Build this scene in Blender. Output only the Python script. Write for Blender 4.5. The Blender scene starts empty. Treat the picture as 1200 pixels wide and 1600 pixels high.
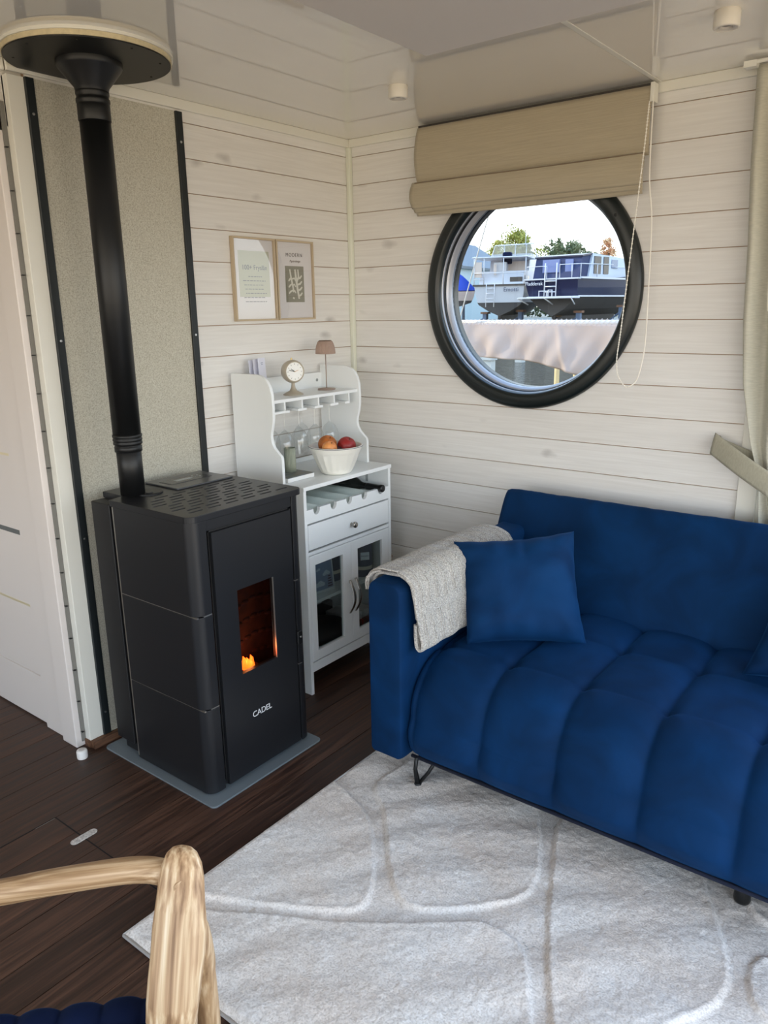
import bpy, bmesh, math, random
import numpy as np
from mathutils import Vector, Matrix, noise
PI = math.pi
random.seed(7)
SC = bpy.context.scene
C = SC.collection

# ------------------------------------------------------------------ materials
def lin(c):
    def f(v):
        v /= 255.0
        return v/12.92 if v <= .04045 else ((v+.055)/1.055)**2.4
    return (f(c[0]), f(c[1]), f(c[2]), 1.0)

MATS = {}
def mat(name, rgb, rough=.5, metal=0.0, spec=.5, coat=0.0, sheen=0.0, var=0.0, vscale=8.0, bump=0.0, bscale=200.0, aniso=(1, 1, 1), emit=0.0, trans=0.0, bdist=.001):
    if name in MATS: return MATS[name]
    m = bpy.data.materials.new(name); m.use_nodes = True
    nt = m.node_tree; N = nt.nodes; L = nt.links
    b = N['Principled BSDF']
    c = lin(rgb)
    b.inputs['Base Color'].default_value = c
    b.inputs['Roughness'].default_value = rough
    b.inputs['Metallic'].default_value = metal
    b.inputs['Specular IOR Level'].default_value = spec
    b.inputs['Coat Weight'].default_value = coat; b.inputs['Coat Roughness'].default_value = .03
    b.inputs['Sheen Weight'].default_value = sheen
    b.inputs['Transmission Weight'].default_value = trans
    if emit:
        b.inputs['Emission Color'].default_value = c
        b.inputs['Emission Strength'].default_value = emit
    tc = N.new('ShaderNodeTexCoord'); mp = N.new('ShaderNodeMapping')
    mp.inputs['Scale'].default_value = aniso
    L.new(tc.outputs['Object'], mp.inputs['Vector'])
    if var:
        n = N.new('ShaderNodeTexNoise'); n.inputs['Scale'].default_value = vscale; n.inputs['Detail'].default_value = 5
        L.new(mp.outputs[0], n.inputs['Vector'])
        r = N.new('ShaderNodeValToRGB')
        r.color_ramp.elements[0].position = .3; r.color_ramp.elements[1].position = .7
        r.color_ramp.elements[0].color = (c[0]*(1-var), c[1]*(1-var), c[2]*(1-var), 1)
        r.color_ramp.elements[1].color = (min(1, c[0]*(1+var)), min(1, c[1]*(1+var)), min(1, c[2]*(1+var)), 1)
        L.new(n.outputs['Fac'], r.inputs['Fac']); L.new(r.outputs['Color'], b.inputs['Base Color'])
    if bump:
        n = N.new('ShaderNodeTexNoise'); n.inputs['Scale'].default_value = bscale; n.inputs['Detail'].default_value = 3
        L.new(mp.outputs[0], n.inputs['Vector'])
        bp = N.new('ShaderNodeBump'); bp.inputs['Strength'].default_value = bump; bp.inputs['Distance'].default_value = bdist
        L.new(n.outputs['Fac'], bp.inputs['Height']); L.new(bp.outputs[0], b.inputs['Normal'])
    MATS[name] = m
    return m

def nd(nt, t, **kw):
    n = nt.nodes.new(t)
    for k, v in kw.items(): setattr(n, k, v)
    return n
def ramp(nt, stops):
    r = nt.nodes.new('ShaderNodeValToRGB'); e = r.color_ramp.elements
    while len(e) < len(stops): e.new(.5)
    for i, (p, c) in enumerate(stops): e[i].position = p; e[i].color = c
    return r

def pane(name, tint=(255, 255, 255), ior=1.45, rough=0.0, extra=0.0):
    """thin glass: mostly clear, reflecting by angle"""
    m = bpy.data.materials.new(name); m.use_nodes = True; nt = m.node_tree; nt.nodes.clear(); L = nt.links
    o = nd(nt, 'ShaderNodeOutputMaterial'); mx = nd(nt, 'ShaderNodeMixShader'); t = nd(nt, 'ShaderNodeBsdfTransparent'); g = nd(nt, 'ShaderNodeBsdfGlossy')
    f = nd(nt, 'ShaderNodeFresnel')
    ge = nd(nt, 'ShaderNodeNewGeometry'); iv = nd(nt, 'ShaderNodeMix', data_type='FLOAT'); iv.inputs[2].default_value = ior; iv.inputs[3].default_value = 1/ior
    L.new(ge.outputs['Backfacing'], iv.inputs[0]); L.new(iv.outputs[0], f.inputs['IOR'])
    t.inputs['Color'].default_value = lin(tint); g.inputs['Roughness'].default_value = rough
    a = nd(nt, 'ShaderNodeMath', operation='ADD', use_clamp=True); a.inputs[1].default_value = extra
    L.new(f.outputs[0], a.inputs[0]); L.new(a.outputs[0], mx.inputs['Fac']); L.new(t.outputs[0], mx.inputs[1]); L.new(g.outputs[0], mx.inputs[2]); L.new(mx.outputs[0], o.inputs['Surface'])
    MATS[name] = m
    return m

BOARD = .12
K0 = 2.2306          # height of the topmost board joint
def board_paint(name):
    """white-washed pine: boards 12 cm tall with faint grain and grey knots"""
    m = bpy.data.materials.new(name); m.use_nodes = True; nt = m.node_tree; L = nt.links
    b = nt.nodes['Principled BSDF']; b.inputs['Roughness'].default_value = .55
    tc = nd(nt, 'ShaderNodeTexCoord'); s = nd(nt, 'ShaderNodeSeparateXYZ'); L.new(tc.outputs['Object'], s.inputs[0])
    u = nd(nt, 'ShaderNodeMath', operation='ADD'); L.new(s.outputs['X'], u.inputs[0]); L.new(s.outputs['Y'], u.inputs[1])
    zz = nd(nt, 'ShaderNodeMath', operation='SUBTRACT'); zz.inputs[1].default_value = K0; L.new(s.outputs['Z'], zz.inputs[0])
    dv = nd(nt, 'ShaderNodeMath', operation='DIVIDE'); dv.inputs[1].default_value = BOARD; L.new(zz.outputs[0], dv.inputs[0])
    fl = nd(nt, 'ShaderNodeMath', operation='FLOOR'); L.new(dv.outputs[0], fl.inputs[0])
    wn = nd(nt, 'ShaderNodeTexWhiteNoise', noise_dimensions='1D'); L.new(fl.outputs[0], wn.inputs['W'])
    sh = nd(nt, 'ShaderNodeMath', operation='MULTIPLY_ADD'); sh.inputs[1].default_value = 7.0; L.new(wn.outputs['Value'], sh.inputs[0]); L.new(u.outputs[0], sh.inputs[2])
    cb = nd(nt, 'ShaderNodeCombineXYZ'); L.new(sh.outputs[0], cb.inputs['X']); L.new(s.outputs['Z'], cb.inputs['Z'])
    # grain
    mp = nd(nt, 'ShaderNodeMapping'); mp.inputs['Scale'].default_value = (2.2, 1, 60); L.new(cb.outputs[0], mp.inputs[0])
    n1 = nd(nt, 'ShaderNodeTexNoise'); n1.inputs['Scale'].default_value = 1.6; n1.inputs['Detail'].default_value = 6; n1.inputs['Distortion'].default_value = .6; L.new(mp.outputs[0], n1.inputs['Vector'])
    r1 = ramp(nt, [(.25, lin((222, 220, 216))), (.75, lin((235, 234, 231)))]); L.new(n1.outputs['Fac'], r1.inputs['Fac'])
    # tint per board
    hs = nd(nt, 'ShaderNodeMix', data_type='RGBA', blend_type='MULTIPLY'); hs.inputs['Factor'].default_value = 1
    r2 = ramp(nt, [(0, (.955, .94, .925, 1)), (1, (1, 1, 1, 1))]); L.new(wn.outputs['Value'], r2.inputs['Fac'])
    L.new(r1.outputs[0], hs.inputs[6]); L.new(r2.outputs[0], hs.inputs[7])
    # knots
    mp2 = nd(nt, 'ShaderNodeMapping'); mp2.inputs['Scale'].default_value = (4.2, 1, 9.5); L.new(cb.outputs[0], mp2.inputs[0])
    nz = nd(nt, 'ShaderNodeTexNoise'); nz.inputs['Scale'].default_value = 9; L.new(cb.outputs[0], nz.inputs['Vector'])
    av = nd(nt, 'ShaderNodeVectorMath', operation='MULTIPLY_ADD'); av.inputs[1].default_value = (.35, 0, .5); L.new(nz.outputs['Color'], av.inputs[0]); L.new(mp2.outputs[0], av.inputs[2])
    vo = nd(nt, 'ShaderNodeTexVoronoi'); vo.inputs['Scale'].default_value = 1.0; L.new(av.outputs[0], vo.inputs['Vector'])
    rk = ramp(nt, [(.0, (1, 1, 1, 1)), (.10, (.55, .55, .55, 1)), (.2, (0, 0, 0, 1))]); L.new(vo.outputs['Distance'], rk.inputs['Fac'])
    sc_ = nd(nt, 'ShaderNodeSeparateColor'); L.new(vo.outputs['Color'], sc_.inputs[0])
    gt = nd(nt, 'ShaderNodeMath', operation='GREATER_THAN'); gt.inputs[1].default_value = .58; L.new(sc_.outputs[0], gt.inputs[0])
    mk = nd(nt, 'ShaderNodeMath', operation='MULTIPLY'); L.new(rk.outputs[0], mk.inputs[0]); L.new(gt.outputs[0], mk.inputs[1])
    mk2 = nd(nt, 'ShaderNodeMath', operation='MULTIPLY'); mk2.inputs[1].default_value = .55; L.new(mk.outputs[0], mk2.inputs[0])
    fx = nd(nt, 'ShaderNodeMix', data_type='RGBA'); L.new(mk2.outputs[0], fx.inputs['Factor']); L.new(hs.outputs[2], fx.inputs[6]); fx.inputs[7].default_value = lin((140, 134, 130))
    L.new(fx.outputs[2], b.inputs['Base Color'])
    bp = nd(nt, 'ShaderNodeBump'); bp.inputs['Strength'].default_value = .12; bp.inputs['Distance'].default_value = .001; L.new(n1.outputs['Fac'], bp.inputs['Height']); L.new(bp.outputs[0], b.inputs['Normal'])
    MATS[name] = m
    return m

def plank_floor(name):
    m = bpy.data.materials.new(name); m.use_nodes = True; nt = m.node_tree; L = nt.links
    b = nt.nodes['Principled BSDF']
    tc = nd(nt, 'ShaderNodeTexCoord'); s = nd(nt, 'ShaderNodeSeparateXYZ'); L.new(tc.outputs['Object'], s.inputs[0])
    a = nd(nt, 'ShaderNodeMath', operation='SUBTRACT'); a.inputs[1].default_value = .28; L.new(s.outputs['X'], a.inputs[0])
    d = nd(nt, 'ShaderNodeMath', operation='DIVIDE'); d.inputs[1].default_value = .1195; L.new(a.outputs[0], d.inputs[0])
    fl = nd(nt, 'ShaderNodeMath', operation='FLOOR'); L.new(d.outputs[0], fl.inputs[0])
    wn = nd(nt, 'ShaderNodeTexWhiteNoise', noise_dimensions='1D'); L.new(fl.outputs[0], wn.inputs['W'])
    sh = nd(nt, 'ShaderNodeMath', operation='MULTIPLY_ADD'); sh.inputs[1].default_value = 9.0; L.new(wn.outputs['Value'], sh.inputs[0]); L.new(s.outputs['Y'], sh.inputs[2])
    cb = nd(nt, 'ShaderNodeCombineXYZ'); L.new(s.outputs['X'], cb.inputs['X']); L.new(sh.outputs[0], cb.inputs['Y'])
    mp = nd(nt, 'ShaderNodeMapping'); mp.inputs['Scale'].default_value = (38, 1.7, 1); L.new(cb.outputs[0], mp.inputs[0])
    n1 = nd(nt, 'ShaderNodeTexNoise'); n1.inputs['Scale'].default_value = 1.6; n1.inputs['Detail'].default_value = 8; n1.inputs['Distortion'].default_value = 1.2; L.new(mp.outputs[0], n1.inputs['Vector'])
    r1 = ramp(nt, [(.28, lin((38, 22, 15))), (.5, lin((68, 44, 32))), (.74, lin((98, 67, 50)))]); L.new(n1.outputs['Fac'], r1.inputs['Fac'])
    r2 = ramp(nt, [(0, (.72, .72, .72, 1)), (1, (1.12, 1.12, 1.12, 1))]); L.new(wn.outputs['Value'], r2.inputs['Fac'])
    mx = nd(nt, 'ShaderNodeMix', data_type='RGBA', blend_type='MULTIPLY'); mx.inputs['Factor'].default_value = 1; L.new(r1.outputs[0], mx.inputs[6]); L.new(r2.outputs[0], mx.inputs[7])
    L.new(mx.outputs[2], b.inputs['Base Color'])
    rr = ramp(nt, [(.3, (.42, .42, .42, 1)), (.7, (.6, .6, .6, 1))]); L.new(n1.outputs['Fac'], rr.inputs['Fac']); L.new(rr.outputs[0], b.inputs['Roughness'])
    b.inputs['Specular IOR Level'].default_value = .5
    bp = nd(nt, 'ShaderNodeBump'); bp.inputs['Strength'].default_value = .35; bp.inputs['Distance'].default_value = .0012; L.new(n1.outputs['Fac'], bp.inputs['Height']); L.new(bp.outputs[0], b.inputs['Normal'])
    MATS[name] = m
    return m

def grained(name, stops, scale=(1, 1, 1), nscale=3.0, rough=.45, dist=1.0, bump=.2, rot=0, shear=None):
    m = bpy.data.materials.new(name); m.use_nodes = True; nt = m.node_tree; L = nt.links
    b = nt.nodes['Principled BSDF']; b.inputs['Roughness'].default_value = rough
    tc = nd(nt, 'ShaderNodeTexCoord'); mp = nd(nt, 'ShaderNodeMapping'); mp.inputs['Scale'].default_value = scale
    mr = nd(nt, 'ShaderNodeMapping'); mr.inputs['Rotation'].default_value = (0, 0, rot); L.new(tc.outputs['Object'], mr.inputs[0]); L.new(mr.outputs[0], mp.inputs[0])
    if shear:                                          # grain follows a leaning member
        sp_ = nd(nt, 'ShaderNodeSeparateXYZ'); L.new(tc.outputs['Object'], sp_.inputs[0]); cb_ = nd(nt, 'ShaderNodeCombineXYZ')
        for i_, k_ in ((0, shear[0]), (1, shear[1])):
            q_ = nd(nt, 'ShaderNodeMath', operation='MULTIPLY_ADD'); q_.inputs[1].default_value = k_; L.new(sp_.outputs[2], q_.inputs[0]); L.new(sp_.outputs[i_], q_.inputs[2]); L.new(q_.outputs[0], cb_.inputs[i_])
        L.new(sp_.outputs[2], cb_.inputs[2]); L.new(cb_.outputs[0], mr.inputs[0])
    n = nd(nt, 'ShaderNodeTexNoise'); n.inputs['Scale'].default_value = nscale; n.inputs['Detail'].default_value = 8; n.inputs['Distortion'].default_value = dist; L.new(mp.outputs[0], n.inputs['Vector'])
    r = ramp(nt, [(p, lin(c)) for p, c in stops]); L.new(n.outputs['Fac'], r.inputs['Fac']); L.new(r.outputs[0], b.inputs['Base Color'])
    bp = nd(nt, 'ShaderNodeBump'); bp.inputs['Strength'].default_value = bump; bp.inputs['Distance'].default_value = .001; L.new(n.outputs['Fac'], bp.inputs['Height']); L.new(bp.outputs[0], b.inputs['Normal'])
    MATS[name] = m
    return m

def velvet(name, rgb, rgb2):
    m = bpy.data.materials.new(name); m.use_nodes = True; nt = m.node_tree; L = nt.links
    b = nt.nodes['Principled BSDF']; b.inputs['Roughness'].default_value = .75; b.inputs['Specular IOR Level'].default_value = .12
    b.inputs['Sheen Weight'].default_value = .22; b.inputs['Sheen Roughness'].default_value = .35; b.inputs['Sheen Tint'].default_value = lin((50, 120, 190))
    tc = nd(nt, 'ShaderNodeTexCoord')
    n = nd(nt, 'ShaderNodeTexNoise'); n.inputs['Scale'].default_value = 5; n.inputs['Detail'].default_value = 6; n.inputs['Distortion'].default_value = .8; L.new(tc.outputs['Object'], n.inputs['Vector'])
    r = ramp(nt, [(.35, lin(rgb)), (.68, lin(rgb2))]); L.new(n.outputs['Fac'], r.inputs['Fac']); L.new(r.outputs[0], b.inputs['Base Color'])
    n2 = nd(nt, 'ShaderNodeTexNoise'); n2.inputs['Scale'].default_value = 500; L.new(tc.outputs['Object'], n2.inputs['Vector'])
    bp = nd(nt, 'ShaderNodeBump'); bp.inputs['Strength'].default_value = .15; bp.inputs['Distance'].default_value = .001; L.new(n2.outputs['Fac'], bp.inputs['Height']); L.new(bp.outputs[0], b.inputs['Normal'])
    MATS[name] = m
    return m

def stripes_cloth(name, rgb, axis_scale, bumpstr=.3, var=.05, rough=.85, wave=0, rgb2=None):
    """woven cloth: slub threads stretched along one axis; wave>0 adds knit ribs"""
    m = bpy.data.materials.new(name); m.use_nodes = True; nt = m.node_tree; L = nt.links
    b = nt.nodes['Principled BSDF']; b.inputs['Roughness'].default_value = rough; b.inputs['Specular IOR Level'].default_value = .15; b.inputs['Sheen Weight'].default_value = .2
    tc = nd(nt, 'ShaderNodeTexCoord'); mp = nd(nt, 'ShaderNodeMapping'); mp.inputs['Scale'].default_value = axis_scale; L.new(tc.outputs['Object'], mp.inputs[0])
    n = nd(nt, 'ShaderNodeTexNoise'); n.inputs['Scale'].default_value = 1; n.inputs['Detail'].default_value = 4; L.new(mp.outputs[0], n.inputs['Vector'])
    c = lin(rgb); c2 = lin(rgb2) if rgb2 else tuple(min(1, v*(1+var)) for v in c[:3])+(1,)
    r = ramp(nt, [(.3, tuple(v*(1-var) for v in c[:3])+(1,)), (.7, c2)]); L.new(n.outputs['Fac'], r.inputs['Fac']); L.new(r.outputs[0], b.inputs['Base Color'])
    bp = nd(nt, 'ShaderNodeBump'); bp.inputs['Strength'].default_value = bumpstr; bp.inputs['Distance'].default_value = .002; L.new(n.outputs['Fac'], bp.inputs['Height']); L.new(bp.outputs[0], b.inputs['Normal'])
    MATS[name] = m
    return m

# ------------------------------------------------------------------ mesh helpers
def bm_new(): return bmesh.new()
def mesh_obj(name, bm, m, parent=None, smooth=False, bevel=0.0, seg=2, mats=None, angle=40):
    me = bpy.data.meshes.new(name)
    bmesh.ops.recalc_face_normals(bm, faces=bm.faces)
    bm.to_mesh(me); bm.free()
    if mats:
        for x in mats: me.materials.append(x)
    elif m: me.materials.append(m)
    if smooth:
        for p in me.polygons: p.use_smooth = True
    o = bpy.data.objects.new(name, me); C.objects.link(o)
    if parent: o.parent = parent; o.matrix_parent_inverse = parent.matrix_world.inverted() if False else Matrix.Translation(-Vector(parent.location))
    if bevel:
        b = o.modifiers.new('bevel', 'BEVEL'); b.width = bevel; b.segments = seg; b.limit_method = 'ANGLE'; b.angle_limit = math.radians(35)
        if smooth is False:
            for p in me.polygons: p.use_smooth = True
            try:
                wn = o.modifiers.new('wn', 'WEIGHTED_NORMAL'); wn.keep_sharp = True
            except Exception: pass
    return o

def box(bm, x0, x1, y0, y1, z0, z1, mi=0):
    vs = [bm.verts.new((x, y, z)) for z in (z0, z1) for y in (y0, y1) for x in (x0, x1)]
    F = [(0, 2, 3, 1), (4, 5, 7, 6), (0, 1, 5, 4), (2, 6, 7, 3), (0, 4, 6, 2), (1, 3, 7, 5)]
    for f in F:
        fc = bm.faces.new([vs[i] for i in f]); fc.material_index = mi
    return vs
def obox(bm, M, sx, sy, sz, mi=0):
    vs = box(bm, -sx/2, sx/2, -sy/2, sy/2, -sz/2, sz/2, mi)
    for v in vs: v.co = M @ v.co
    return vs
def lathe(bm, prof, c=(0, 0, 0), axis='z', n=48, mi=0, close=True):
    """prof: [(r, h)...]"""
    c = Vector(c); rings = []
    for r, h in prof:
        ring = []
        for i in range(n):
            a = 2*PI*i/n
            p = (r*math.cos(a), r*math.sin(a), h)
            if axis == 'x': p = (p[2], p[0], p[1])
            elif axis == 'y': p = (p[0], p[2], p[1])
            ring.append(bm.verts.new(c+Vector(p)) )
        rings.append(ring)
    for a, b in zip(rings, rings[1:]):
        for i in range(n):
            f = bm.faces.new((a[i], a[(i+1) % n], b[(i+1) % n], b[i])); f.material_index = mi
    if close:
        for ring in (rings[0], rings[-1]):
            try: f = bm.faces.new(ring); f.material_index = mi
            except Exception: pass
    return rings
def tube(bm, pts, r, n=10, mi=0, closed=False, rs=None, flat=None):
    """sweep an ellipse along points; flat = (ra, rb, up vector)"""
    pts = [Vector(p) for p in pts]; N = len(pts); rings = []
    up = Vector((0, 0, 1)); prev = None
    for i, p in enumerate(pts):
        a = pts[(i-1) % N] if (closed or i > 0) else pts[i]
        b = pts[(i+1) % N] if (closed or i < N-1) else pts[i]
        t = (b-a).normalized()
        if prev is None:
            ref = Vector(flat[2]) if flat else (up if abs(t.z) < .9 else Vector((1, 0, 0)))
            s = t.cross(ref).normalized()
        else:
            s = (prev - t*prev.dot(t)).normalized()
        prev = s; w = s.cross(t).normalized()
        rr = rs[i] if rs else r
        ra, rb = (rr if isinstance(rr, tuple) else (rr, rr))
        if flat and not rs: ra, rb = flat[0], flat[1]
        rings.append([bm.verts.new(p + s*ra*math.cos(2*PI*k/n) + w*rb*math.sin(2*PI*k/n)) for k in range(n)])
    m = N if closed else N-1
    for i in range(m):
        a = rings[i]; b = rings[(i+1) % N]
        for k in range(n):
            f = bm.faces.new((a[k], a[(k+1) % n], b[(k+1) % n], b[k])); f.material_index = mi
    if not closed:
        for ring in (rings[0], rings[-1]):
            f = bm.faces.new(ring); f.material_index = mi
def prism(bm, poly, axis, a, b, mi=0):
    """poly 2-D outline extruded along axis from a to b; poly coords are the two other axes in order"""
    def P(u, v, t):
        return {'x': (t, u, v), 'y': (u, t, v), 'z': (u, v, t)}[axis]
    A = [bm.verts.new(P(u, v, a)) for u, v in poly]; B = [bm.verts.new(P(u, v, b)) for u, v in poly]
    n = len(poly)
    for i in range(n):
        f = bm.faces.new((A[i], A[(i+1) % n], B[(i+1) % n], B[i])); f.material_index = mi
    for r in (A, B):
        f = bm.faces.new(r); f.material_index = mi
def sphere(bm, c, r, sx=1, sy=1, sz=1, u=24, v=16, mi=0):
    M = Matrix.Translation(c) @ Matrix.Diagonal((r*sx, r*sy, r*sz, 1))
    g = bmesh.ops.create_uvsphere(bm, u_segments=u, v_segments=v, radius=1, matrix=M)
    for vv in g['verts']:
        for f in vv.link_faces: f.material_index = mi
    return g['verts']
def grid(name, nu, nv, fn, m, parent=None, closed_u=False, closed_v=False, smooth=True, solid=0.0):
    vs = []; 
    for i in range(nu):
        for j in range(nv): vs.append(fn(i/(nu-(0 if closed_u else 1)), j/(nv-(0 if closed_v else 1))))
    fs = []
    for i in range(nu if closed_u else nu-1):
        for j in range(nv if closed_v else nv-1):
            a = i*nv+j; b = ((i+1) % nu)*nv+j; c = ((i+1) % nu)*nv+(j+1) % nv; d = i*nv+(j+1) % nv
            fs.append((a, b, c, d))
    me = bpy.data.meshes.new(name); me.from_pydata([tuple(v) for v in vs], [], fs); me.update()
    me.materials.append(m)
    if smooth: me.polygons.foreach_set('use_smooth', [True]*len(me.polygons))
    o = bpy.data.objects.new(name, me); C.objects.link(o)
    if parent: o.parent = parent; o.matrix_parent_inverse = Matrix.Translation(-Vector(parent.location))
    if solid:
        s = o.modifiers.new('solid', 'SOLIDIFY'); s.thickness = solid; s.offset = 0
    return o
def cut(o, cutters):
    """subtract the cutter meshes (list of bm) from o for good"""
    bm = bm_new()
    tmp = []
    for c in cutters:
        me = bpy.data.meshes.new('cut'); bmesh.ops.recalc_face_normals(c, faces=c.faces); c.to_mesh(me); c.free()
        t = bpy.data.objects.new('cut', me); C.objects.link(t); tmp.append(t)
        md = o.modifiers.new('b', 'BOOLEAN'); md.operation = 'DIFFERENCE'; md.solver = 'EXACT'; md.object = t
    others = [(m.name) for m in o.modifiers if m.type != 'BOOLEAN']
    shown = {}
    for n in others: shown[n] = o.modifiers[n].show_viewport; o.modifiers[n].show_viewport = False
    bpy.context.view_layer.update()
    dg = bpy.context.evaluated_depsgraph_get()
    me = bpy.data.meshes.new_from_object(o.evaluated_get(dg))
    for md in [m for m in o.modifiers if m.type == 'BOOLEAN']: o.modifiers.remove(md)
    for n in others: o.modifiers[n].show_viewport = shown[n]
    o.data = me
    for t in tmp: bpy.data.objects.remove(t)
    bm.free()
    return o
def thing(name, loc, label, cat, group=None):
    o = bpy.data.objects.new(name, None); o.location = loc; C.objects.link(o); o.empty_display_size = .05
    return tag(o, label, cat, group)
def tag(o, label=None, cat=None, group=None, kind=None):
    if label: o['label'] = label
    if cat: o['category'] = cat
    if group: o['group'] = group
    if kind: o['kind'] = kind
    return o
def struct(o): o['kind'] = 'structure'; return o
def text(name, body, m, size, M, parent=None, ext=.0004, align='CENTER', sx=1.0, shear=0.0, spacing=1.0):
    cu = bpy.data.curves.new(name, 'FONT'); cu.body = body; cu.size = size; cu.align_x = align; cu.align_y = 'CENTER'; cu.extrude = ext; cu.shear = shear; cu.space_character = spacing
    cu.materials.append(m)
    tmp = bpy.data.objects.new(name, cu); C.objects.link(tmp)
    me = bpy.data.meshes.new_from_object(tmp.evaluated_get(bpy.context.evaluated_depsgraph_get())); bpy.data.objects.remove(tmp)
    me.transform(M @ Matrix.Diagonal((sx, 1, 1, 1)))
    if not me.materials: me.materials.append(m)
    o = bpy.data.objects.new(name, me); C.objects.link(o)
    if parent: o.parent = parent; o.matrix_parent_inverse = Matrix.Translation(-Vector(parent.location))
    return o
def frame_mat(origin, xdir, ydir):
    x = Vector(xdir).normalized(); y = Vector(ydir).normalized(); z = x.cross(y)
    return Matrix(((x.x, y.x, z.x, origin[0]), (x.y, y.y, z.y, origin[1]), (x.z, y.z, z.z, origin[2]), (0, 0, 0, 1)))
def copy_tree(o, parent=None, shift=None):
    c = o.copy(); C.objects.link(c)
    if parent: c.parent = parent
    if shift is not None: c.location = shift
    for ch in list(o.children): copy_tree(ch, c)
    return c

# shared materials
WHITE = mat('white_lacquer', (238, 241, 241), .35, var=.01, vscale=3)
TRIM = mat('white_trim_paint', (226, 224, 214), .4)
BOARDS = board_paint('whitewashed_boards')
GROOVE = mat('raw_groove_wood', (168, 142, 118), .8)
CEIL = mat('glossy_ceiling_foil', (232, 229, 222), .04, spec=1.0, coat=.7)
BLACK = mat('matt_black_steel', (17, 18, 19), .42, spec=.4)
STEEL = mat('anthracite_steel', (27, 28, 31), .36, spec=.5, bump=.03, bscale=900)
DARKGAP = mat('dark_gap', (8, 8, 9), .7)
CHROME = mat('brushed_nickel', (170, 165, 158), .25, metal=1.0)
SCREW = mat('zinc_screw', (200, 200, 200), .3, metal=1.0)
BLUE = velvet('blue_velvet', (2, 36, 70), (5, 48, 90))
NAVY = velvet('navy_velvet', (6, 16, 42), (10, 24, 56))
OAK = grained('limed_oak', [(.3, (128, 96, 66)), (.48, (176, 142, 104)), (.62, (206, 178, 142)), (.75, (222, 202, 172))], scale=(60, 60, 1.6), nscale=1.5, rough=.5, dist=0)
OAKP = grained('limed_oak_post', [(.3, (132, 100, 70)), (.47, (182, 148, 112)), (.6, (210, 184, 148)), (.72, (228, 210, 182))], scale=(75, 75, 1.6), nscale=1.5, rough=.5, dist=0, shear=(.288, -.414))
OAKR = grained('limed_oak_rail', [(.3, (128, 96, 66)), (.48, (170, 138, 102)), (.62, (200, 172, 138)), (.75, (218, 198, 168))], scale=(1.8, 95, 95), nscale=1.5, rough=.5, dist=0, rot=-math.radians(46.6))
GLASS = pane('clear_glass', (252, 253, 253), 1.5, extra=.045)

# ------------------------------------------------------------------ room shell
ZC = 2.3046; XR = 3.6; YF = -5.2; XL = -2.6; YK = -1.583
def board_wall(name, plane, a0, a1, hole=None):
    """boards with open tan joints. plane 'x' -> wall at x=0 facing +x (thickness to -x); 'y' -> wall at y=0 facing -y"""
    bm = bm_new(); T = .09; g = .0016; fr = .006
    def add(u0, u1, z0, z1, d0, d1, mi):
        if u1-u0 < .001: return
        if plane == 'x': box(bm, -d1, -d0, u0, u1, z0, z1, mi)
        else: box(bm, u0, u1, d0, d1, z0, z1, mi)
    def add_h(z0, z1, d0, d1, mi):
        if hole is None: add(a0, a1, z0, z1, d0, d1, mi); return
        cx, cz, R = hole
        if z1 < cz-R or z0 > cz+R: add(a0, a1, z0, z1, d0, d1, mi); return
        n = max(1, int((z1-z0)/.01+.5))
        for k in range(n):
            s0 = z0+(z1-z0)*k/n; s1 = z0+(z1-z0)*(k+1)/n; zm = (s0+s1)/2
            w = math.sqrt(max(0, R*R-(zm-cz)**2))
            if w < .01: add(a0, a1, s0, s1, d0, d1, mi)
            else: add(a0, cx-w, s0, s1, d0, d1, mi); add(cx+w, a1, s0, s1, d0, d1, mi)
    k = -1
    while True:
        z1 = K0-BOARD*k; z0 = z1-BOARD
        if z1 <= 0: break
        add_h(max(0, z0+g), min(ZC, z1-g), 0, fr, 0)
        k += 1
    add_h(0, ZC, fr, T, 1)
    return struct(mesh_obj(name, bm, None, mats=[BOARDS, GROOVE]))
board_wall('wall_left', 'x', YK+.06, 0.0)
PCX, PCZ = .925, 1.628
board_wall('wall_back', 'y', 0.0, 1.86, hole=(PCX, PCZ, .445))

# the rest of the back wall: a tall glazed opening starts behind the curtain
bm = bm_new(); box(bm, 1.86, 1.93, -.005, .09, 0, ZC); box(bm, 1.93, XR, 0, .09, 2.12, ZC); box(bm, 1.93, XR, 0, .09, 0, .12); box(bm, XR-.07, XR, 0, .09, 0, ZC)
struct(mesh_obj('trim_1', bm, TRIM))
bm = bm_new(); box(bm, 1.795, 1.86, -.016, 0.0, 0, 2.2)
struct(mesh_obj('trim_2', bm, TRIM, bevel=.003))
FLOORM = plank_floor('dark_stained_planks')
bm = bm_new()
k0 = int((XL-.28)/.1195)-1; x = .28+k0*.1195
while x < XR:                                   # planks with thin open joints
    box(bm, max(XL, x+.0012), min(XR, x+.1195-.0012), YF, .05, -.02, 0, 0); x += .1195
box(bm, XL, XR, YF, .05, -.06, -.004, 1)
struct(mesh_obj('floor', bm, None, mats=[FLOORM, DARKGAP]))
bm = bm_new(); box(bm, XL, XR, YF, .09, ZC, ZC+.1)
struct(mesh_obj('ceiling', bm, CEIL))
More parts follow.
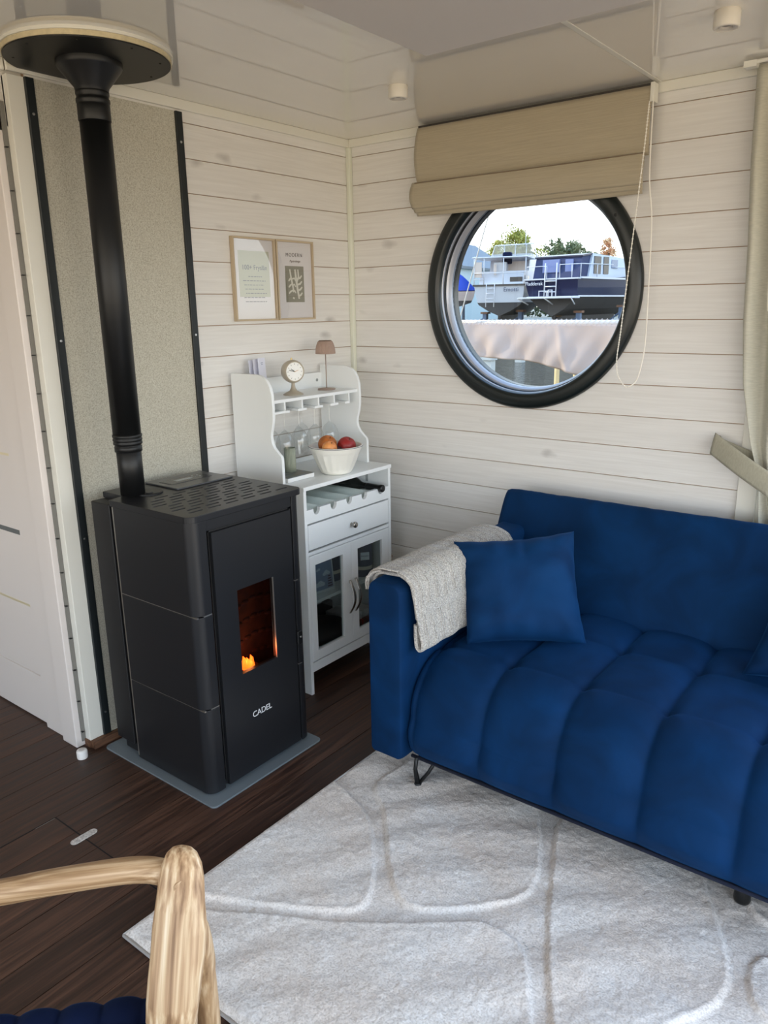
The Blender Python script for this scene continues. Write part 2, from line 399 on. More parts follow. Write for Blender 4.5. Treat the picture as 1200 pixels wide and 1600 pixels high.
# right wall: low parapet, posts and header around wide openings; the front wall the same
PLAIN = mat('plain_white_wall', (214, 210, 202), .6)
bm = bm_new(); box(bm, XR, XR+.08, YF, .09, 2.12, ZC); box(bm, XR, XR+.08, YF, .09, 0, .10)
for y in (-.10, -1.75, -3.4, -5.1): box(bm, XR, XR+.08, y-.05, y+.05, .1, 2.12)
struct(mesh_obj('wall_right', bm, PLAIN))
bm = bm_new(); box(bm, XL, XR+.08, YF-.08, YF, 2.12, ZC); box(bm, XL, XR+.08, YF-.08, YF, 0, .5); box(bm, XL, -.6, YF-.08, YF, .5, 2.12); box(bm, 3.5, XR+.08, YF-.08, YF, .5, 2.12)
box(bm, 1.5, 1.6, YF-.08, YF, .5, 2.12)
struct(mesh_obj('wall_front', bm, PLAIN))
bm = bm_new(); box(bm, XL-.08, XL, YF-.08, YK, 0, ZC)
struct(mesh_obj('wall_kitchen_side', bm, PLAIN))
# kitchen-side wall with the door (faces the camera at y = -1.6)
bm = bm_new(); box(bm, XL, -1.12, YK, YK+.09, 0, ZC); box(bm, -1.12, -.02, YK, YK+.09, 2.12, ZC)
struct(mesh_obj('wall_passage', bm, PLAIN))

# door: leaf with horizontal grooves, frame, casing
d = bpy.data.objects.new('door_1', None); d.location = (-.6, YK, 0); C.objects.link(d); struct(d)
DOORM = mat('white_door_paint', (224, 216, 210), .38)
bm = bm_new(); zs = [0.004, .211, .501, .789, 1.08, 1.37, 1.66, 1.95, 2.06]
for a, b in zip(zs, zs[1:]): box(bm, -1.02, -.277, -1.594, -1.57, a+.003, b-.003)
box(bm, -1.02, -.277, -1.588, -1.565, .004, 2.06)
mesh_obj('leaf', bm, DOORM, d, bevel=.002)
bm = bm_new()
for z in (.501, 1.08): box(bm, -1.02, -.274, -1.5946, -1.586, z-.0045, z+.0045)  # bright strips stand in for the yellowish reflection in the door grooves
mesh_obj('groove_glint', bm, mat('glint_yellow', (232, 220, 186), .3, metal=.3), d)
bm = bm_new(); box(bm, -1.02, -.274, -1.595, -1.586, .780, .798)  # grey strip drawn along the thick dark groove
mesh_obj('dark_groove', bm, mat('groove_grey', (120, 124, 124), .35, metal=.5), d)
bm = bm_new(); box(bm, -.271, -.132, -1.603, -1.55, 0, 2.1); box(bm, -1.16, -1.022, -1.608, -1.55, 0, 2.1); box(bm, -1.022, -.272, -1.608, -1.55, 2.062, 2.1)
mesh_obj('frame', bm, DOORM, d, bevel=.002)
bm = bm_new(); box(bm, -.130, -.034, -1.619, -1.575, 0, 2.19); box(bm, -1.25, -.034, -1.619, -1.575, 2.105, 2.19)
mesh_obj('casing', bm, DOORM, d, bevel=.004)
bm = bm_new(); box(bm, -.034, -.029, -1.597, -1.58, .02, 2.19)
mesh_obj('gasket', bm, mat('grey_gasket', (120, 118, 112), .7), d)
bm = bm_new()
for i in range(17): box(bm, -.036, -.020, -1.5975, -1.590, .06+i*.125, .0625+i*.125)
mesh_obj('gasket_clip', bm, DARKGAP, d)

# corner post at the end of the left wall, cornices, corner trim
bm = bm_new(); box(bm, -.029, .004, YK, YK+.062, .028, 2.262)
struct(mesh_obj('trim_3', bm, TRIM, bevel=.002))
bm = bm_new(); box(bm, 0, .012, YK, 0, 2.2698, ZC); box(bm, -.03, 0, YK-.012, YK, 2.2698, ZC)
struct(mesh_obj('trim_4', bm, TRIM, bevel=.003))
bm = bm_new(); box(bm, .012, 1.8, -.012, 0, 2.2698, ZC)
struct(mesh_obj('trim_5', bm, TRIM, bevel=.003))
bm = bm_new(); box(bm, 0, .022, -.022, 0, 0, 2.2698)
struct(mesh_obj('trim_6', bm, mat('corner_trim_paint', (222, 224, 208), .4), bevel=.004))
bm = bm_new(); box(bm, 1.4, 1.418, -3.6, -.012, ZC-.002, ZC)
struct(mesh_obj('trim_7', bm, TRIM, bevel=.001))
bm = bm_new(); box(bm, 0, .028, YK, -.96, 0, .028); box(bm, -.03, 0, YK-.004, YK+.03, 0, .028)
struct(mesh_obj('baseboard_left', bm, grained('raw_brown_wood', [(.3, (70, 44, 30)), (.7, (120, 84, 58))], scale=(30, 3, 30), rough=.7)))

# porthole window ------------------------------------------------------
w = bpy.data.objects.new('window_1', None); w.location = (PCX, 0, PCZ); C.objects.link(w); struct(w)
PC = (PCX, 0, PCZ)
FR = mat('porthole_green_black', (20, 27, 27), .32, spec=.5)
bm = bm_new()
lathe(bm, [(.476, -.001), (.477, -.014), (.470, -.026), (.455, -.031), (.432, -.032), (.424, -.0305), (.4165, -.026), (.4125, -.018), (.411, -.006), (.416, -.004), (.47, -.002)], PC, 'y', 128, close=False)
mesh_obj('frame', bm, FR, w, smooth=True)
bm = bm_new(); lathe(bm, [(.414, .0085), (.4070, .0088), (.4055, .012), (.4045, .021), (.412, .0235)], PC, 'y', 128, close=False)
mesh_obj('gasket', bm, mat('black_rubber', (9, 9, 10), .5), w, smooth=True)
bm = bm_new(); lathe(bm, [(.43, -.0055), (.4112, -.0055), (.4095, .0), (.4085, .0085), (.414, .009), (.414, .022), (.4035, .0225), (.400, .036), (.3935, .044), (.392, .06), (.43, .06)], PC, 'y', 128, close=False)  # front silver lip imitates the sky sheen on the frame; rear ring is real
mesh_obj('inner_ring', bm, mat('silver_ring_sheen', (176, 178, 186), .3, metal=.35), w, smooth=True)
bm = bm_new(); lathe(bm, [(.43, .05), (.395, .052), (.392, .058), (.392, .10), (.47, .10), (.47, .085)], PC, 'y', 96, close=False)
mesh_obj('outer_rim', bm, FR, w, smooth=True)
bm = bm_new(); lathe(bm, [(.0, .047), (.393, .047)], PC, 'y', 96, close=False)
bmesh.ops.remove_doubles(bm, verts=bm.verts, dist=1e-5)
mesh_obj('glass', bm, pane('window_glass', (180, 184, 184), 1.45), w)
for a in (35, 152, 268, 215):
    bm = bm_new(); p = Vector((PCX+.444*math.cos(math.radians(a)), -.0315, PCZ+.444*math.sin(math.radians(a))))
    lathe(bm, [(.0055, .001), (.005, -.002), (.001, -.0025)], p, 'y', 16)
    mesh_obj('screw', bm, BLACK, w, smooth=True)

# ------------------------------------------------------------------ ceiling things
t = thing('heating_panel', (1.6, -1.5, ZC), 'flat matt white panel mounted under the glossy ceiling, top of the photo', 'ceiling panel')
bm = bm_new(); box(bm, 1.035, 2.25, -2.6, -.878, 2.266, 2.286)
mesh_obj('panel', bm, mat('matt_white_panel', (216, 210, 204), .75, bump=.25, bscale=260), t, bevel=.002)
for x, y in ((1.25, -1.1), (2.05, -1.1), (1.25, -2.4), (2.05, -2.4)):
    bm = bm_new(); box(bm, x-.03, x+.03, y-.03, y+.03, 2.286, ZC); mesh_obj('bracket', bm, TRIM, t)
def spot(x, y, label):
    t = thing('ceiling_light', (x, y, ZC), label, 'ceiling light', 'round surface mounted ceiling lights')
    bm = bm_new(); lathe(bm, [(.032, 0), (.0335, -.003), (.0335, -.038), (.031, -.0415), (.027, -.0415), (.025, -.038)], (x, y, ZC), 'z', 48, close=False)
    mesh_obj('housing', bm, mat('spot_white', (224, 218, 206), .35), t, smooth=True)
    bm = bm_new(); lathe(bm, [(.027, -.040), (.024, -.041), (.022, -.037), (.019, -.037), (.017, -.039), (.015, -.036), (.012, -.034)], (x, y, ZC), 'z', 40, close=False)
    mesh_obj('trim_ring', bm, mat('spot_ring', (206, 200, 190), .3), t, smooth=True)
    bm = bm_new(); lathe(bm, [(.0, -.033), (.0125, -.034)], (x, y, ZC), 'z', 32, close=False); bmesh.ops.remove_doubles(bm, verts=bm.verts, dist=1e-5)
    mesh_obj('lens', bm, mat('spot_lens', (150, 145, 138), .15), t)
spot(.700, -.562, 'white round ceiling light above the gap between cabinet and porthole')
spot(1.772, -.560, 'white round ceiling light near the curtain, right of the ceiling seam')
bpy.data.objects['ceiling_light']  # first of the two

# flue: ceiling plate and pipe -----------------------------------------
PX, PY = .219, -1.440
def half_disc(R, xcut, n=96):
    pts = []
    a0 = math.acos(max(-1, min(1, (xcut-PX)/R)))
    for i in range(n+1):
        a = -a0+2*a0*i/n; pts.append((PX+R*math.cos(a), PY+R*math.sin(a)))
    return pts
t = thing('flue_ceiling_plate', (PX, PY, ZC), 'black round plate with beige rim under the ceiling, where the stove pipe passes', 'ceiling plate')
bm = bm_new(); prism(bm, half_disc(.236, .014), 'z', 2.283, ZC)
mesh_obj('backing_board', bm, mat('calcium_board', (205, 192, 158), .8, var=.12, vscale=60), t)
bm = bm_new(); prism(bm, half_disc(.241, .013), 'z', 2.296, ZC)
mesh_obj('white_rim', bm, TRIM, t)
bm = bm_new(); prism(bm, half_disc(.233, .0145), 'z', 2.2795, 2.283)
mesh_obj('cover_plate', bm, BLACK, t)
for a in range(7):
    an = math.radians(-125+a*42); bm = bm_new(); lathe(bm, [(.0035, 0), (.003, -.0015)], (PX+.205*math.cos(an), PY+.205*math.sin(an), 2.2795), 'z', 12)
    mesh_obj('screw', bm, DARKGAP, t)
t = thing('stove_pipe', (PX, PY, .97), 'tall matt black flue pipe rising from the stove top to the ceiling plate', 'stove pipe')
bm = bm_new(); lathe(bm, [(.0455, 1.155), (.0455, 2.2)], (PX, PY, 0), 'z', 48); mesh_obj('upper_pipe', bm, BLACK, t, smooth=True)
bm = bm_new(); lathe(bm, [(.0405, .974), (.0405, 1.16)], (PX, PY, 0), 'z', 48); mesh_obj('lower_pipe', bm, BLACK, t, smooth=True)
bm = bm_new(); lathe(bm, [(.041, 1.12), (.0445, 1.121), (.0445, 1.138), (.042, 1.14), (.042, 1.143), (.047, 1.145), (.047, 1.152), (.0445, 1.155), (.0475, 1.158), (.0475, 1.163), (.045, 1.166), (.048, 1.17), (.048, 1.176), (.0455, 1.178)], (PX, PY, 0), 'z', 48, close=False)
mesh_obj('pipe_joint', bm, BLACK, t, smooth=True)
bm = bm_new(); lathe(bm, [(.0465, 2.12), (.0475, 2.122), (.0475, 2.165), (.046, 2.167), (.0490, 2.171), (.0490, 2.180), (.046, 2.183), (.0465, 2.19), (.0485, 2.193), (.0485, 2.2), (.0455, 2.204), (.0455, 2.22)], (PX, PY, 0), 'z', 48, close=False)
mesh_obj('top_joint', bm, BLACK, t, smooth=True)
bm = bm_new(); lathe(bm, [(.046, 2.195), (.05, 2.212), (.091, 2.262), (.094, 2.268), (.094, 2.2795)], (PX, PY, 0), 'z', 56, close=False)
mesh_obj('rosette_cone', bm, BLACK, t, smooth=True)

# heat shield panel on the left wall -------------------------------------
t = thing('heat_shield_panel', (0, -1.24, .03), 'grey-beige speckled board held by two black strips on the wall behind the stove', 'wall panel')
fb = bpy.data.materials.new('speckled_board'); fb.use_nodes = True; nt = fb.node_tree; b = nt.nodes['Principled BSDF']; b.inputs['Roughness'].default_value = .9
tc = nd(nt, 'ShaderNodeTexCoord'); n = nd(nt, 'ShaderNodeTexNoise'); n.inputs['Scale'].default_value = 230; n.inputs['Detail'].default_value = 5; n.inputs['Roughness'].default_value = .7; nt.links.new(tc.outputs['Object'], n.inputs['Vector'])
r = ramp(nt, [(.34, lin((158, 154, 138))), (.5, lin((192, 188, 173))), (.66, lin((207, 205, 192)))]); nt.links.new(n.outputs['Fac'], r.inputs['Fac']); nt.links.new(r.outputs[0], b.inputs['Base Color'])
bm = bm_new(); box(bm, .001, .0055, -1.512, -.962, .03, 2.262); box(bm, .0055, .008, -1.512, -.962, .03, .934)
mesh_obj('board', bm, fb, t)
for y, lab in ((-1.5155, None), (-.958, None)):
    bm = bm_new(); box(bm, .0, .014, y-.0145, y+.0145, .03, 2.262)
    s = mesh_obj('metal_strip', bm, mat('strip_green_black', (22, 28, 30), .45), t, bevel=.002)
    for z in (2.16, 1.479, .798, .121):
        bm = bm_new(); lathe(bm, [(.0045, .0), (.004, .002), (.001, .0025)], (.014, y, z), 'x', 12); mesh_obj('screw', bm, SCREW, s)

# ------------------------------------------------------------------ hearth plate + stove
def rrect(x0, x1, y0, y1, r, n=6):
    pts = []
    for cx, cy, a in ((x1-r, y1-r, 0), (x0+r, y1-r, 90), (x0+r, y0+r, 180), (x1-r, y0+r, 270)):
        for i in range(n+1):
            an = math.radians(a+90*i/n); pts.append((cx+r*math.cos(an), cy+r*math.sin(an)))
    return pts
bm = bm_new(); prism(bm, rrect(.047, .665, -1.556, -1.035, .018), 'z', .0, .007)
tag(mesh_obj('hearth_plate', bm, mat('grey_glass_plate', (112, 120, 124), .25), bevel=.0015), 'grey hearth plate on the wooden floor beneath the black stove', 'floor plate')

t = thing('pellet_stove', (.34, -1.285, .007), 'anthracite pellet stove with a small flame behind its window, standing on the hearth plate', 'stove')
SY0, SY1, SX1 = -1.525, -1.043, .617
bm = bm_new()
box(bm, .20, .47, SY0+.012, SY1-.012, .03, .945)                 # core
box(bm, .47, SX1-.018, SY0+.012, -1.45, .03, .945); box(bm, .47, SX1-.018, -1.105, SY1-.012, .03, .27); box(bm, .47, SX1-.018, -1.105, SY1-.012, .73, .945)
box(bm, .47, SX1-.018, -1.45, -1.105, .73, .945); box(bm, .47, SX1-.018, -1.45, -1.105, .03, .27)
mesh_obj('body', bm, STEEL, t)
bm = bm_new(); box(bm, .095, .20, SY0-.0, SY1+.0, .055, .95); box(bm, .13, .20, SY0+.01, SY1-.01, .02, .06)
mesh_obj('rear_housing', bm, mat('black_housing', (18, 18, 20), .5), t, bevel=.004)
for fx, fy in ((.215, SY0+.02), (.215, SY1-.03), (.57, SY0+.05), (.57, SY1-.04)):
    bm = bm_new(); lathe(bm, [(.014, .007), (.016, .02), (.012, .04)], (fx, fy, 0), 'z', 20); mesh_obj('foot', bm, BLACK, t)
def tile(z0, z1, side):
    """side cladding with rounded front corner: side plate plus return on the front"""
    r = .036; y = SY0 if side < 0 else SY1; s = 1 if side < 0 else -1
    inner = -1.462 if side < 0 else -1.09
    out = [(.222, y), ]
    for i in range(9):
        a = math.radians(i*90/8); out.append((SX1-r+r*math.sin(a), y+s*(r-r*math.cos(a))))
    out.append((SX1, inner))
    th = .008
    inn = [(.222, y+s*th)]
    for i in range(9):
        a = math.radians(i*90/8); rr = r-th; inn.append((SX1-r+rr*math.sin(a), y+s*(r-rr*math.cos(a))))
    inn.append((SX1-th, inner))
    bm = bm_new(); poly = out+inn[::-1]
    if side > 0: poly = poly[::-1]
    prism(bm, poly, 'z', z0, z1)
    return mesh_obj('side_tile', bm, STEEL, t, bevel=.0015)
for z0, z1 in ((.012, .3175), (.3215, .6395), (.6435, .947)):
    tile(z0, z1, -1); tile(z0, z1, 1)
SLN = mat('silver_line', (190, 186, 178), .3, metal=.9)
for z in (.3195, .6415):
    for bx_ in ((.224, SX1-.004, SY0+.0035, SY0+.01), (SX1-.012, SX1-.0025, SY0+.03, -1.462), (SX1-.012, SX1-.0025, -1.09, SY1-.03)):
        bm = bm_new(); box(bm, *bx_, z-.0022, z+.0022); mesh_obj('joint_line', bm, SLN, t)
bm = bm_new(); box(bm, .216, .222, SY0+.0005, SY0+.01, .02, .945); mesh_obj('edge_line', bm, SLN, t)
# front frame above the door
bm = bm_new(); box(bm, SX1-.012, SX1-.003, -1.461, -1.091, .912, .947)
mesh_obj('front_rail', bm, STEEL, t, bevel=.001)
# door with window hole
bm = bm_new(); box(bm, SX1-.012, SX1+.006, -1.449, -1.104, .020, .905)
dr = mesh_obj('door', bm, STEEL, t)
c = bm_new(); box(c, SX1-.05, SX1+.05, -1.362, -1.2, .392, .690); cut(dr, [c])
bm = bm_new(); bm.faces.new([bm.verts.new(p) for p in ((SX1-.002, -1.365, .389), (SX1-.002, -1.197, .389), (SX1-.002, -1.197, .693), (SX1-.002, -1.365, .693))])
mesh_obj('door_glass', bm, pane('smoked_fire_glass', (178, 160, 150), 1.5), dr)
bm = bm_new(); box(bm, SX1+.0, SX1+.0065, -1.2012, -1.2000, .392, .690); mesh_obj('glass_edge', bm, mat('bright_edge', (180, 178, 172), .3, metal=.8), dr)
# firebox
bm = bm_new(); FB = mat('sooty_vermiculite', (70, 44, 32), .8, var=.5, vscale=22)
box(bm, .471, .476, -1.45, -1.056, .275, .73); box(bm, .476, .60, -1.45, -1.444, .275, .73); box(bm, .476, .60, -1.062, -1.056, .275, .73); box(bm, .476, .60, -1.444, -1.062, .275, .281); box(bm, .476, .60, -1.444, -1.062, .724, .73)
for i in range(5):                                                # cast relief ribs on the back plate
    for k in range(10):
        y = -1.42+k*.036; z = .36+i*.068+.008*math.sin(k*1.1); sphere(bm, (.476, y, z), .012, .6, 1.5, .7, 10, 6)
mesh_obj('firebox', bm, FB, t)
bm = bm_new(); lathe(bm, [(.035, .0), (.046, .045), (.042, .045), (.03, .006)], (.548, -1.278, .322), 'z', 24); mesh_obj('burn_pot', bm, BLACK, t)
bm = bm_new()
for k in range(12):
    a = random.uniform(0, 6.28); rr = random.uniform(0, .024); h = random.uniform(.016, .034); x0 = .55+rr*math.cos(a); y0 = -1.284+rr*1.3*math.sin(a)
    tube(bm, [(x0, y0, .36), (x0+.002, y0+.004, .36+h*.5), (x0, y0+.008, .365+h*.85), (x0-.002, y0+.005, .368+h*1.1)], .01, 8, rs=[.009, .010, .006, .0008])
mesh_obj('flame', bm, mat('pellet_flame', (255, 104, 30), .5, emit=1.6), t, smooth=True)
# handle notch at the right of the door and hinge slot
bm = bm_new(); box(bm, SX1-.002, SX1+.0125, -1.100, -1.076, .40, .452); h = mesh_obj('door_handle', bm, BLACK, t, bevel=.004)
bm = bm_new(); lathe(bm, [(.004, 0), (.003, .003)], (SX1+.0125, -1.086, .43), 'x', 12); mesh_obj('lock_pin', bm, SCREW, h)
bm = bm_new(); box(bm, SX1-.009, SX1-.007, -1.4535, -1.449, .02, .905); box(bm, SX1-.009, SX1-.006, -1.1038, -1.0905, .02, .905); box(bm, SX1-.008, SX1-.006, -1.449, -1.104, .9055, .911)
mesh_obj('door_gap', bm, DARKGAP, t)
text('brand_lettering', 'CADEL', mat('logo_white', (225, 225, 225), .4), .030, frame_mat((SX1+.0064, -1.285, .225), (0, 1, 0), (0, 0, 1)), t, spacing=.95)
# top plate with slots
bm = bm_new(); poly = [(.085, SY0+.055), (.20, SY0+.055), (.215, SY0-.006)]
r = .03
for i in range(7):
    a = math.radians(-90+i*15); poly.append((SX1+.008-r+r*math.cos(a), SY0-.006+r+r*math.sin(a)))
for i in range(7):
    a = math.radians(i*15); poly.append((SX1+.008-r+r*math.cos(a), SY1+.006-r+r*math.sin(a)))
poly += [(.215, SY1+.006), (.20, SY1-.0), (.085, SY1-.0)]
prism(bm, poly, 'z', .949, .970)
top = mesh_obj('top_plate', bm, STEEL, t)
cs = bm_new()
for i in range(9):
    x = .325+i*.031
    off = (0, .035, .017)[i % 3]
    for j in range(6):
        y0 = -1.505+off+j*.074; y1 = y0+.052
        if y1 > -1.065 or y0 < -1.51: continue
        if x < .335 and y0 < -1.46: continue
        prism(cs, rrect(x-.0042, x+.0042, y0, y1, .004, 3), 'z', .957, .98)
cut(top, [cs]); bv = top.modifiers.new('bevel', 'BEVEL'); bv.width = .0015; bv.segments = 2; bv.limit_method = 'ANGLE'
bm = bm_new()
prism(bm, [(.105, -1.312), (.292, -1.312), (.292, -1.062), (.105, -1.062)], 'z', .970, .976)
cp = mesh_obj('control_panel', bm, mat('panel_grey', (84, 86, 88), .3, metal=.3), t, bevel=.002)
bm = bm_new(); prism(bm, rrect(.15, .225, -1.285, -1.10, .006), 'z', .976, .9772); k = mesh_obj('control_strip', bm, mat('panel_strip', (52, 54, 57), .25), cp)
bm = bm_new(); box(bm, .176, .198, -1.24, -1.17, .9772, .9776); mesh_obj('display', bm, mat('lcd_grey', (160, 165, 165), .2), cp)
for i in range(4):
    bm = bm_new(); box(bm, .168+.018*(i % 2), .173+.018*(i % 2), -1.155+.022*(i//2), -1.148+.022*(i//2), .9772, .9776); mesh_obj('button', bm, mat('btn_light', (170, 172, 172), .4), cp)
bm = bm_new(); lathe(bm, [(.048, 0), (.048, .004), (.045, .006), (.0, .006)], (.238, -1.392, .970), 'z', 40)
lathe(bm, [(.012, .006), (.012, .009), (.0, .009)], (.262, -1.405, .970), 'z', 20)
mesh_obj('round_lid', bm, BLACK, t, smooth=False)

# ------------------------------------------------------------------ bar cabinet
CB = thing('bar_cabinet', (.21, -.522, 0), 'white bar cabinet with hutch, wine rack, drawer and two glazed doors, beside the stove', 'cabinet')
CY0, CY1, CX0, CX1 = -.804, -.242, .022, .40
SHEET = WHITE
def cpart(name, boxes, m=WHITE, bevel=.0012, parent=CB):
    bm = bm_new()
    for b in boxes: box(bm, *b)
    return mesh_obj(name, bm, m, parent, bevel=bevel)
cpart('worktop', [(CX0, CX1+.004, CY0-.002, CY1+.002, .879, .895)])
cpart('side_panel', [(CX0, CX1, CY0, CY0+.016, 0, .879)]); cpart('side_panel', [(CX0, CX1, CY1-.016, CY1, 0, .879)])
cpart('back_panel', [(CX0, CX0+.006, CY0+.016, CY1-.016, .10, .879)])
cpart('bottom_board', [(CX0, CX1-.005, CY0+.016, CY1-.016, .125, .14)])
cpart('bottom_rail', [(CX1-.016, CX1, CY0+.016, CY1-.016, .10, .141)])
cpart('inner_shelf', [(CX0+.006, CX1-.03, CY0+.016, CY1-.016, .378, .392)])
cpart('divider_board', [(CX0, CX1-.02, CY0+.016, CY1-.016, .612, .624), (CX1-.018, CX1-.002, CY0+.016, CY1-.016, .608, .622)])
# wine rack: front rail with five round notches, grooved tray behind
NOT = [-.731, -.628, -.528, -.428, -.313]
ry0, ry1 = CY0+.016, CY1-.016
def rail_poly():
    pts = [(ry0, .742), (ry1, .742), (ry1, .798)]
    for y in NOT[::-1]:
        pts.append((y+.019, .798))
        for i in range(1, 12):
            a = math.radians(-i*15); pts.append((y+.019*math.cos(a), .795+.019*math.sin(a)*1.25))
        pts.append((y-.019, .798))
    pts.append((ry0, .798))
    return pts
bm = bm_new(); prism(bm, rail_poly(), 'x', CX1-.016, CX1-.001); mesh_obj('rack_rail', bm, WHITE, CB)
def tray(u, v):
    y = ry0+(ry1-ry0)*v; d = min(abs(y-n_) for n_ in NOT)
    z = .776 - .014*math.cos(min(1, d/.05)*PI)*1 
    return (CX0+.01+(CX1-.03-CX0)*u, y, z)
grid('rack_tray', 2, 90, tray, mat('rack_grey_white', (196, 206, 202), .4), CB, solid=.004)
cpart('rear_batten', [(CX0+.007, CX0+.02, ry0, ry1, .83, .879)])
bm = bm_new(); lathe(bm, [(.008, 0), (.008, -.0015)], (.285, ry1, .852), 'y', 16); mesh_obj('hole_cap', bm, DARKGAP, CB)
cpart('glide_plate', [(.27, .284, ry1-.001, ry1-.0002, .805, .86)], mat('plate_grey', (170, 176, 176), .5))  # thin grey strip on the right inner side of the rack
# drawer
dw = cpart('drawer', [(CX1-.018, CX1, ry0+.003, ry1-.003, .631, .735), (CX0+.03, CX1-.018, ry0+.02, ry0+.032, .64, .72), (CX0+.03, CX1-.018, ry1-.032, ry1-.02, .64, .72), (CX0+.03, CX1-.018, ry0+.032, ry1-.032, .64, .645)])
cpart('upper_gap', [(CX1-.03, CX1-.02, ry0, ry1, .62, .745)], DARKGAP, 0)
bm = bm_new(); lathe(bm, [(.007, 0), (.0055, .004), (.0055, .012), (.012, .015), (.0135, .02), (.0125, .026), (.008, .028), (0, .028)], (CX1, -.520, .682), 'x', 28); mesh_obj('knob', bm, CHROME, dw, smooth=True)
# doors
PANE = pane('cabinet_glass', (226, 232, 232), 1.5)
def cdoor(y0, y1, py0, py1, hy, s):
    bm = bm_new(); box(bm, CX1-.018, CX1, y0, y1, .146, .605)
    d = mesh_obj('door', bm, WHITE, CB, bevel=.001)
    c = bm_new(); box(c, CX1-.05, CX1+.05, py0, py1, .188, .563); cut(d, [c])
    bm = bm_new(); box(bm, CX1-.013, CX1-.010, py0-.002, py1+.002, .186, .565); mesh_obj('glass', bm, PANE, d)
    bm = bm_new(); pts = []
    for i in range(13):
        a = i/12; z = .437-.150*a; pts.append((CX1+.004+.030*math.sin(PI*a), hy, z))
    tube(bm, pts, .004, 10, rs=[(.0072, .0030)]*13)
    mesh_obj('handle', bm, CHROME, d, smooth=True)
cdoor(ry0+.002, -.5275, -.752, -.581, -.5455, 1)
cdoor(-.5255, ry1-.002, -.483, -.311, -.507, -1)
# hutch
prof = [(.022, .895), (.022, 1.322), (.17, 1.322), (.19, 1.319), (.21, 1.311), (.228, 1.297), (.243, 1.273), (.251, 1.245), (.253, 1.20), (.2525, 1.155), (.247, 1.125), (.238, 1.095), (.236, 1.075), (.240, 1.055), (.252, 1.035), (.270, 1.019), (.287, 1.005), (.291, .993), (.291, .895)]
for y0, y1 in ((CY0, CY0+.014), (CY1-.028, CY1-.014)):
    bm = bm_new(); prism(bm, prof, 'y', y0, y1); mesh_obj('hutch_side', bm, WHITE, CB, bevel=.0015)
HY0, HY1 = CY0+.014, CY1-.028
cpart('hutch_back', [(CX0, CX0+.008, HY0, HY1, 1.205, 1.288)])
cpart('lower_back_rail', [(CX0, CX0+.008, HY0, HY1, .895, .915)])
cpart('hutch_shelf', [(CX0+.008, .243, HY0, HY1, 1.209, 1.222)])
for y in (-.4, ):
    bm = bm_new(); lathe(bm, [(.007, 0), (.007, .0012)], (CX0+.008, HY1-.03, 1.255), 'x', 16); mesh_obj('screw_cap', bm, mat('cap_grey', (140, 145, 145), .5), CB)
WEB = [-.722, -.622, -.522, -.423, -.325]
for i, y in enumerate(WEB):
    f0, f1 = (y-.066 if i == 0 else y-.026), (y+.026 if i < 4 else y+.004)
    if i == 4: f0 = y-.028
    cpart('stemware_rail', [(.04, .241, y-.004, y+.004, 1.175, 1.209), (.04, .241, f0, f1, 1.165, 1.175)])

# ---- things on and in the cabinet
def wine_glass(x, y, label, first=None):
    t = thing('wine_glass', (x, y, 1.18), label, 'wine glass', 'wine glasses hanging in the hutch')
    bm = bm_new(); z = 1.1795
    lathe(bm, [(.031, 0), (.030, -.0008), (.012, -.0025), (.0035, -.006), (.0030, -.03), (.0030, -.085), (.0042, -.094)], (x, y, z), 'z', 32, close=False)
    mesh_obj('foot_and_stem', bm, GLASS, t, smooth=True)
    bm = bm_new(); lathe(bm, [(.0042, -.094), (.010, -.099), (.024, -.112), (.034, -.130), (.0385, -.150), (.038, -.175), (.034, -.205), (.0325, -.215)], (x, y, z), 'z', 40, close=False)
    mesh_obj('bowl', bm, GLASS, t, smooth=True)
for x, y, l in ((.10, -.672, 'wine glass furthest left in the rack, mostly hidden by the hutch side'),
                (.18, -.670, 'hanging wine glass just above the ribbed tumbler, nearest the hutch side'),
                (.167, -.572, 'hanging wine glass left of the fruit bowl, bowl fully in view'),
                (.088, -.472, 'rearmost hanging wine glass, half hidden behind the one left of the fruit bowl'),
                (.167, -.472, 'hanging wine glass straight above the left rim of the fruit bowl'),
                (.163, -.372, 'hanging wine glass rightmost in the rack, its bowl behind the peaches')):
    wine_glass(x, y, l)

# ball clock
t = thing('alarm_clock', (.155, -.583, 1.222), 'beige ball-shaped alarm clock on a trumpet foot, on the hutch shelf', 'clock')
BEI = mat('beige_enamel', (176, 166, 148), .35)
bm = bm_new(); lathe(bm, [(.043, 0), (.043, .003), (.036, .007), (.016, .017), (.009, .030), (.007, .045), (.009, .052)], (.155, -.583, 1.222), 'z', 40); mesh_obj('foot', bm, BEI, t, smooth=True)
cdir = Vector((.93, -.36, .02)).normalized(); cc = Vector((.155, -.583, 1.318))
bm = bm_new(); lathe(bm, [(0, -.047), (.018, -.045), (.034, -.036), (.044, -.020), (.048, 0), (.046, .014), (.0425, .024), (.040, .026), (.038, .022)], (0, 0, 0), 'z', 48, close=False)
R = cdir.to_track_quat('Z', 'Y').to_matrix().to_4x4(); M = Matrix.Translation(cc) @ R
bmesh.ops.transform(bm, matrix=M, verts=bm.verts); mesh_obj('case', bm, BEI, t, smooth=True)
bm = bm_new(); lathe(bm, [(0, .022), (.039, .022)], (0, 0, 0), 'z', 40, close=False); bmesh.ops.remove_doubles(bm, verts=bm.verts, dist=1e-5); bmesh.ops.transform(bm, matrix=M, verts=bm.verts)
fc = mesh_obj('dial', bm, mat('dial_white', (236, 236, 232), .3), t)
bm = bm_new(); INK = mat('dial_ink', (60, 58, 54), .5)
xr = Vector((-cdir.y, cdir.x, 0)).normalized()*-1; F = frame_mat(cc+cdir*.0225, (-cdir.y, cdir.x, 0), (0, 0, 1))
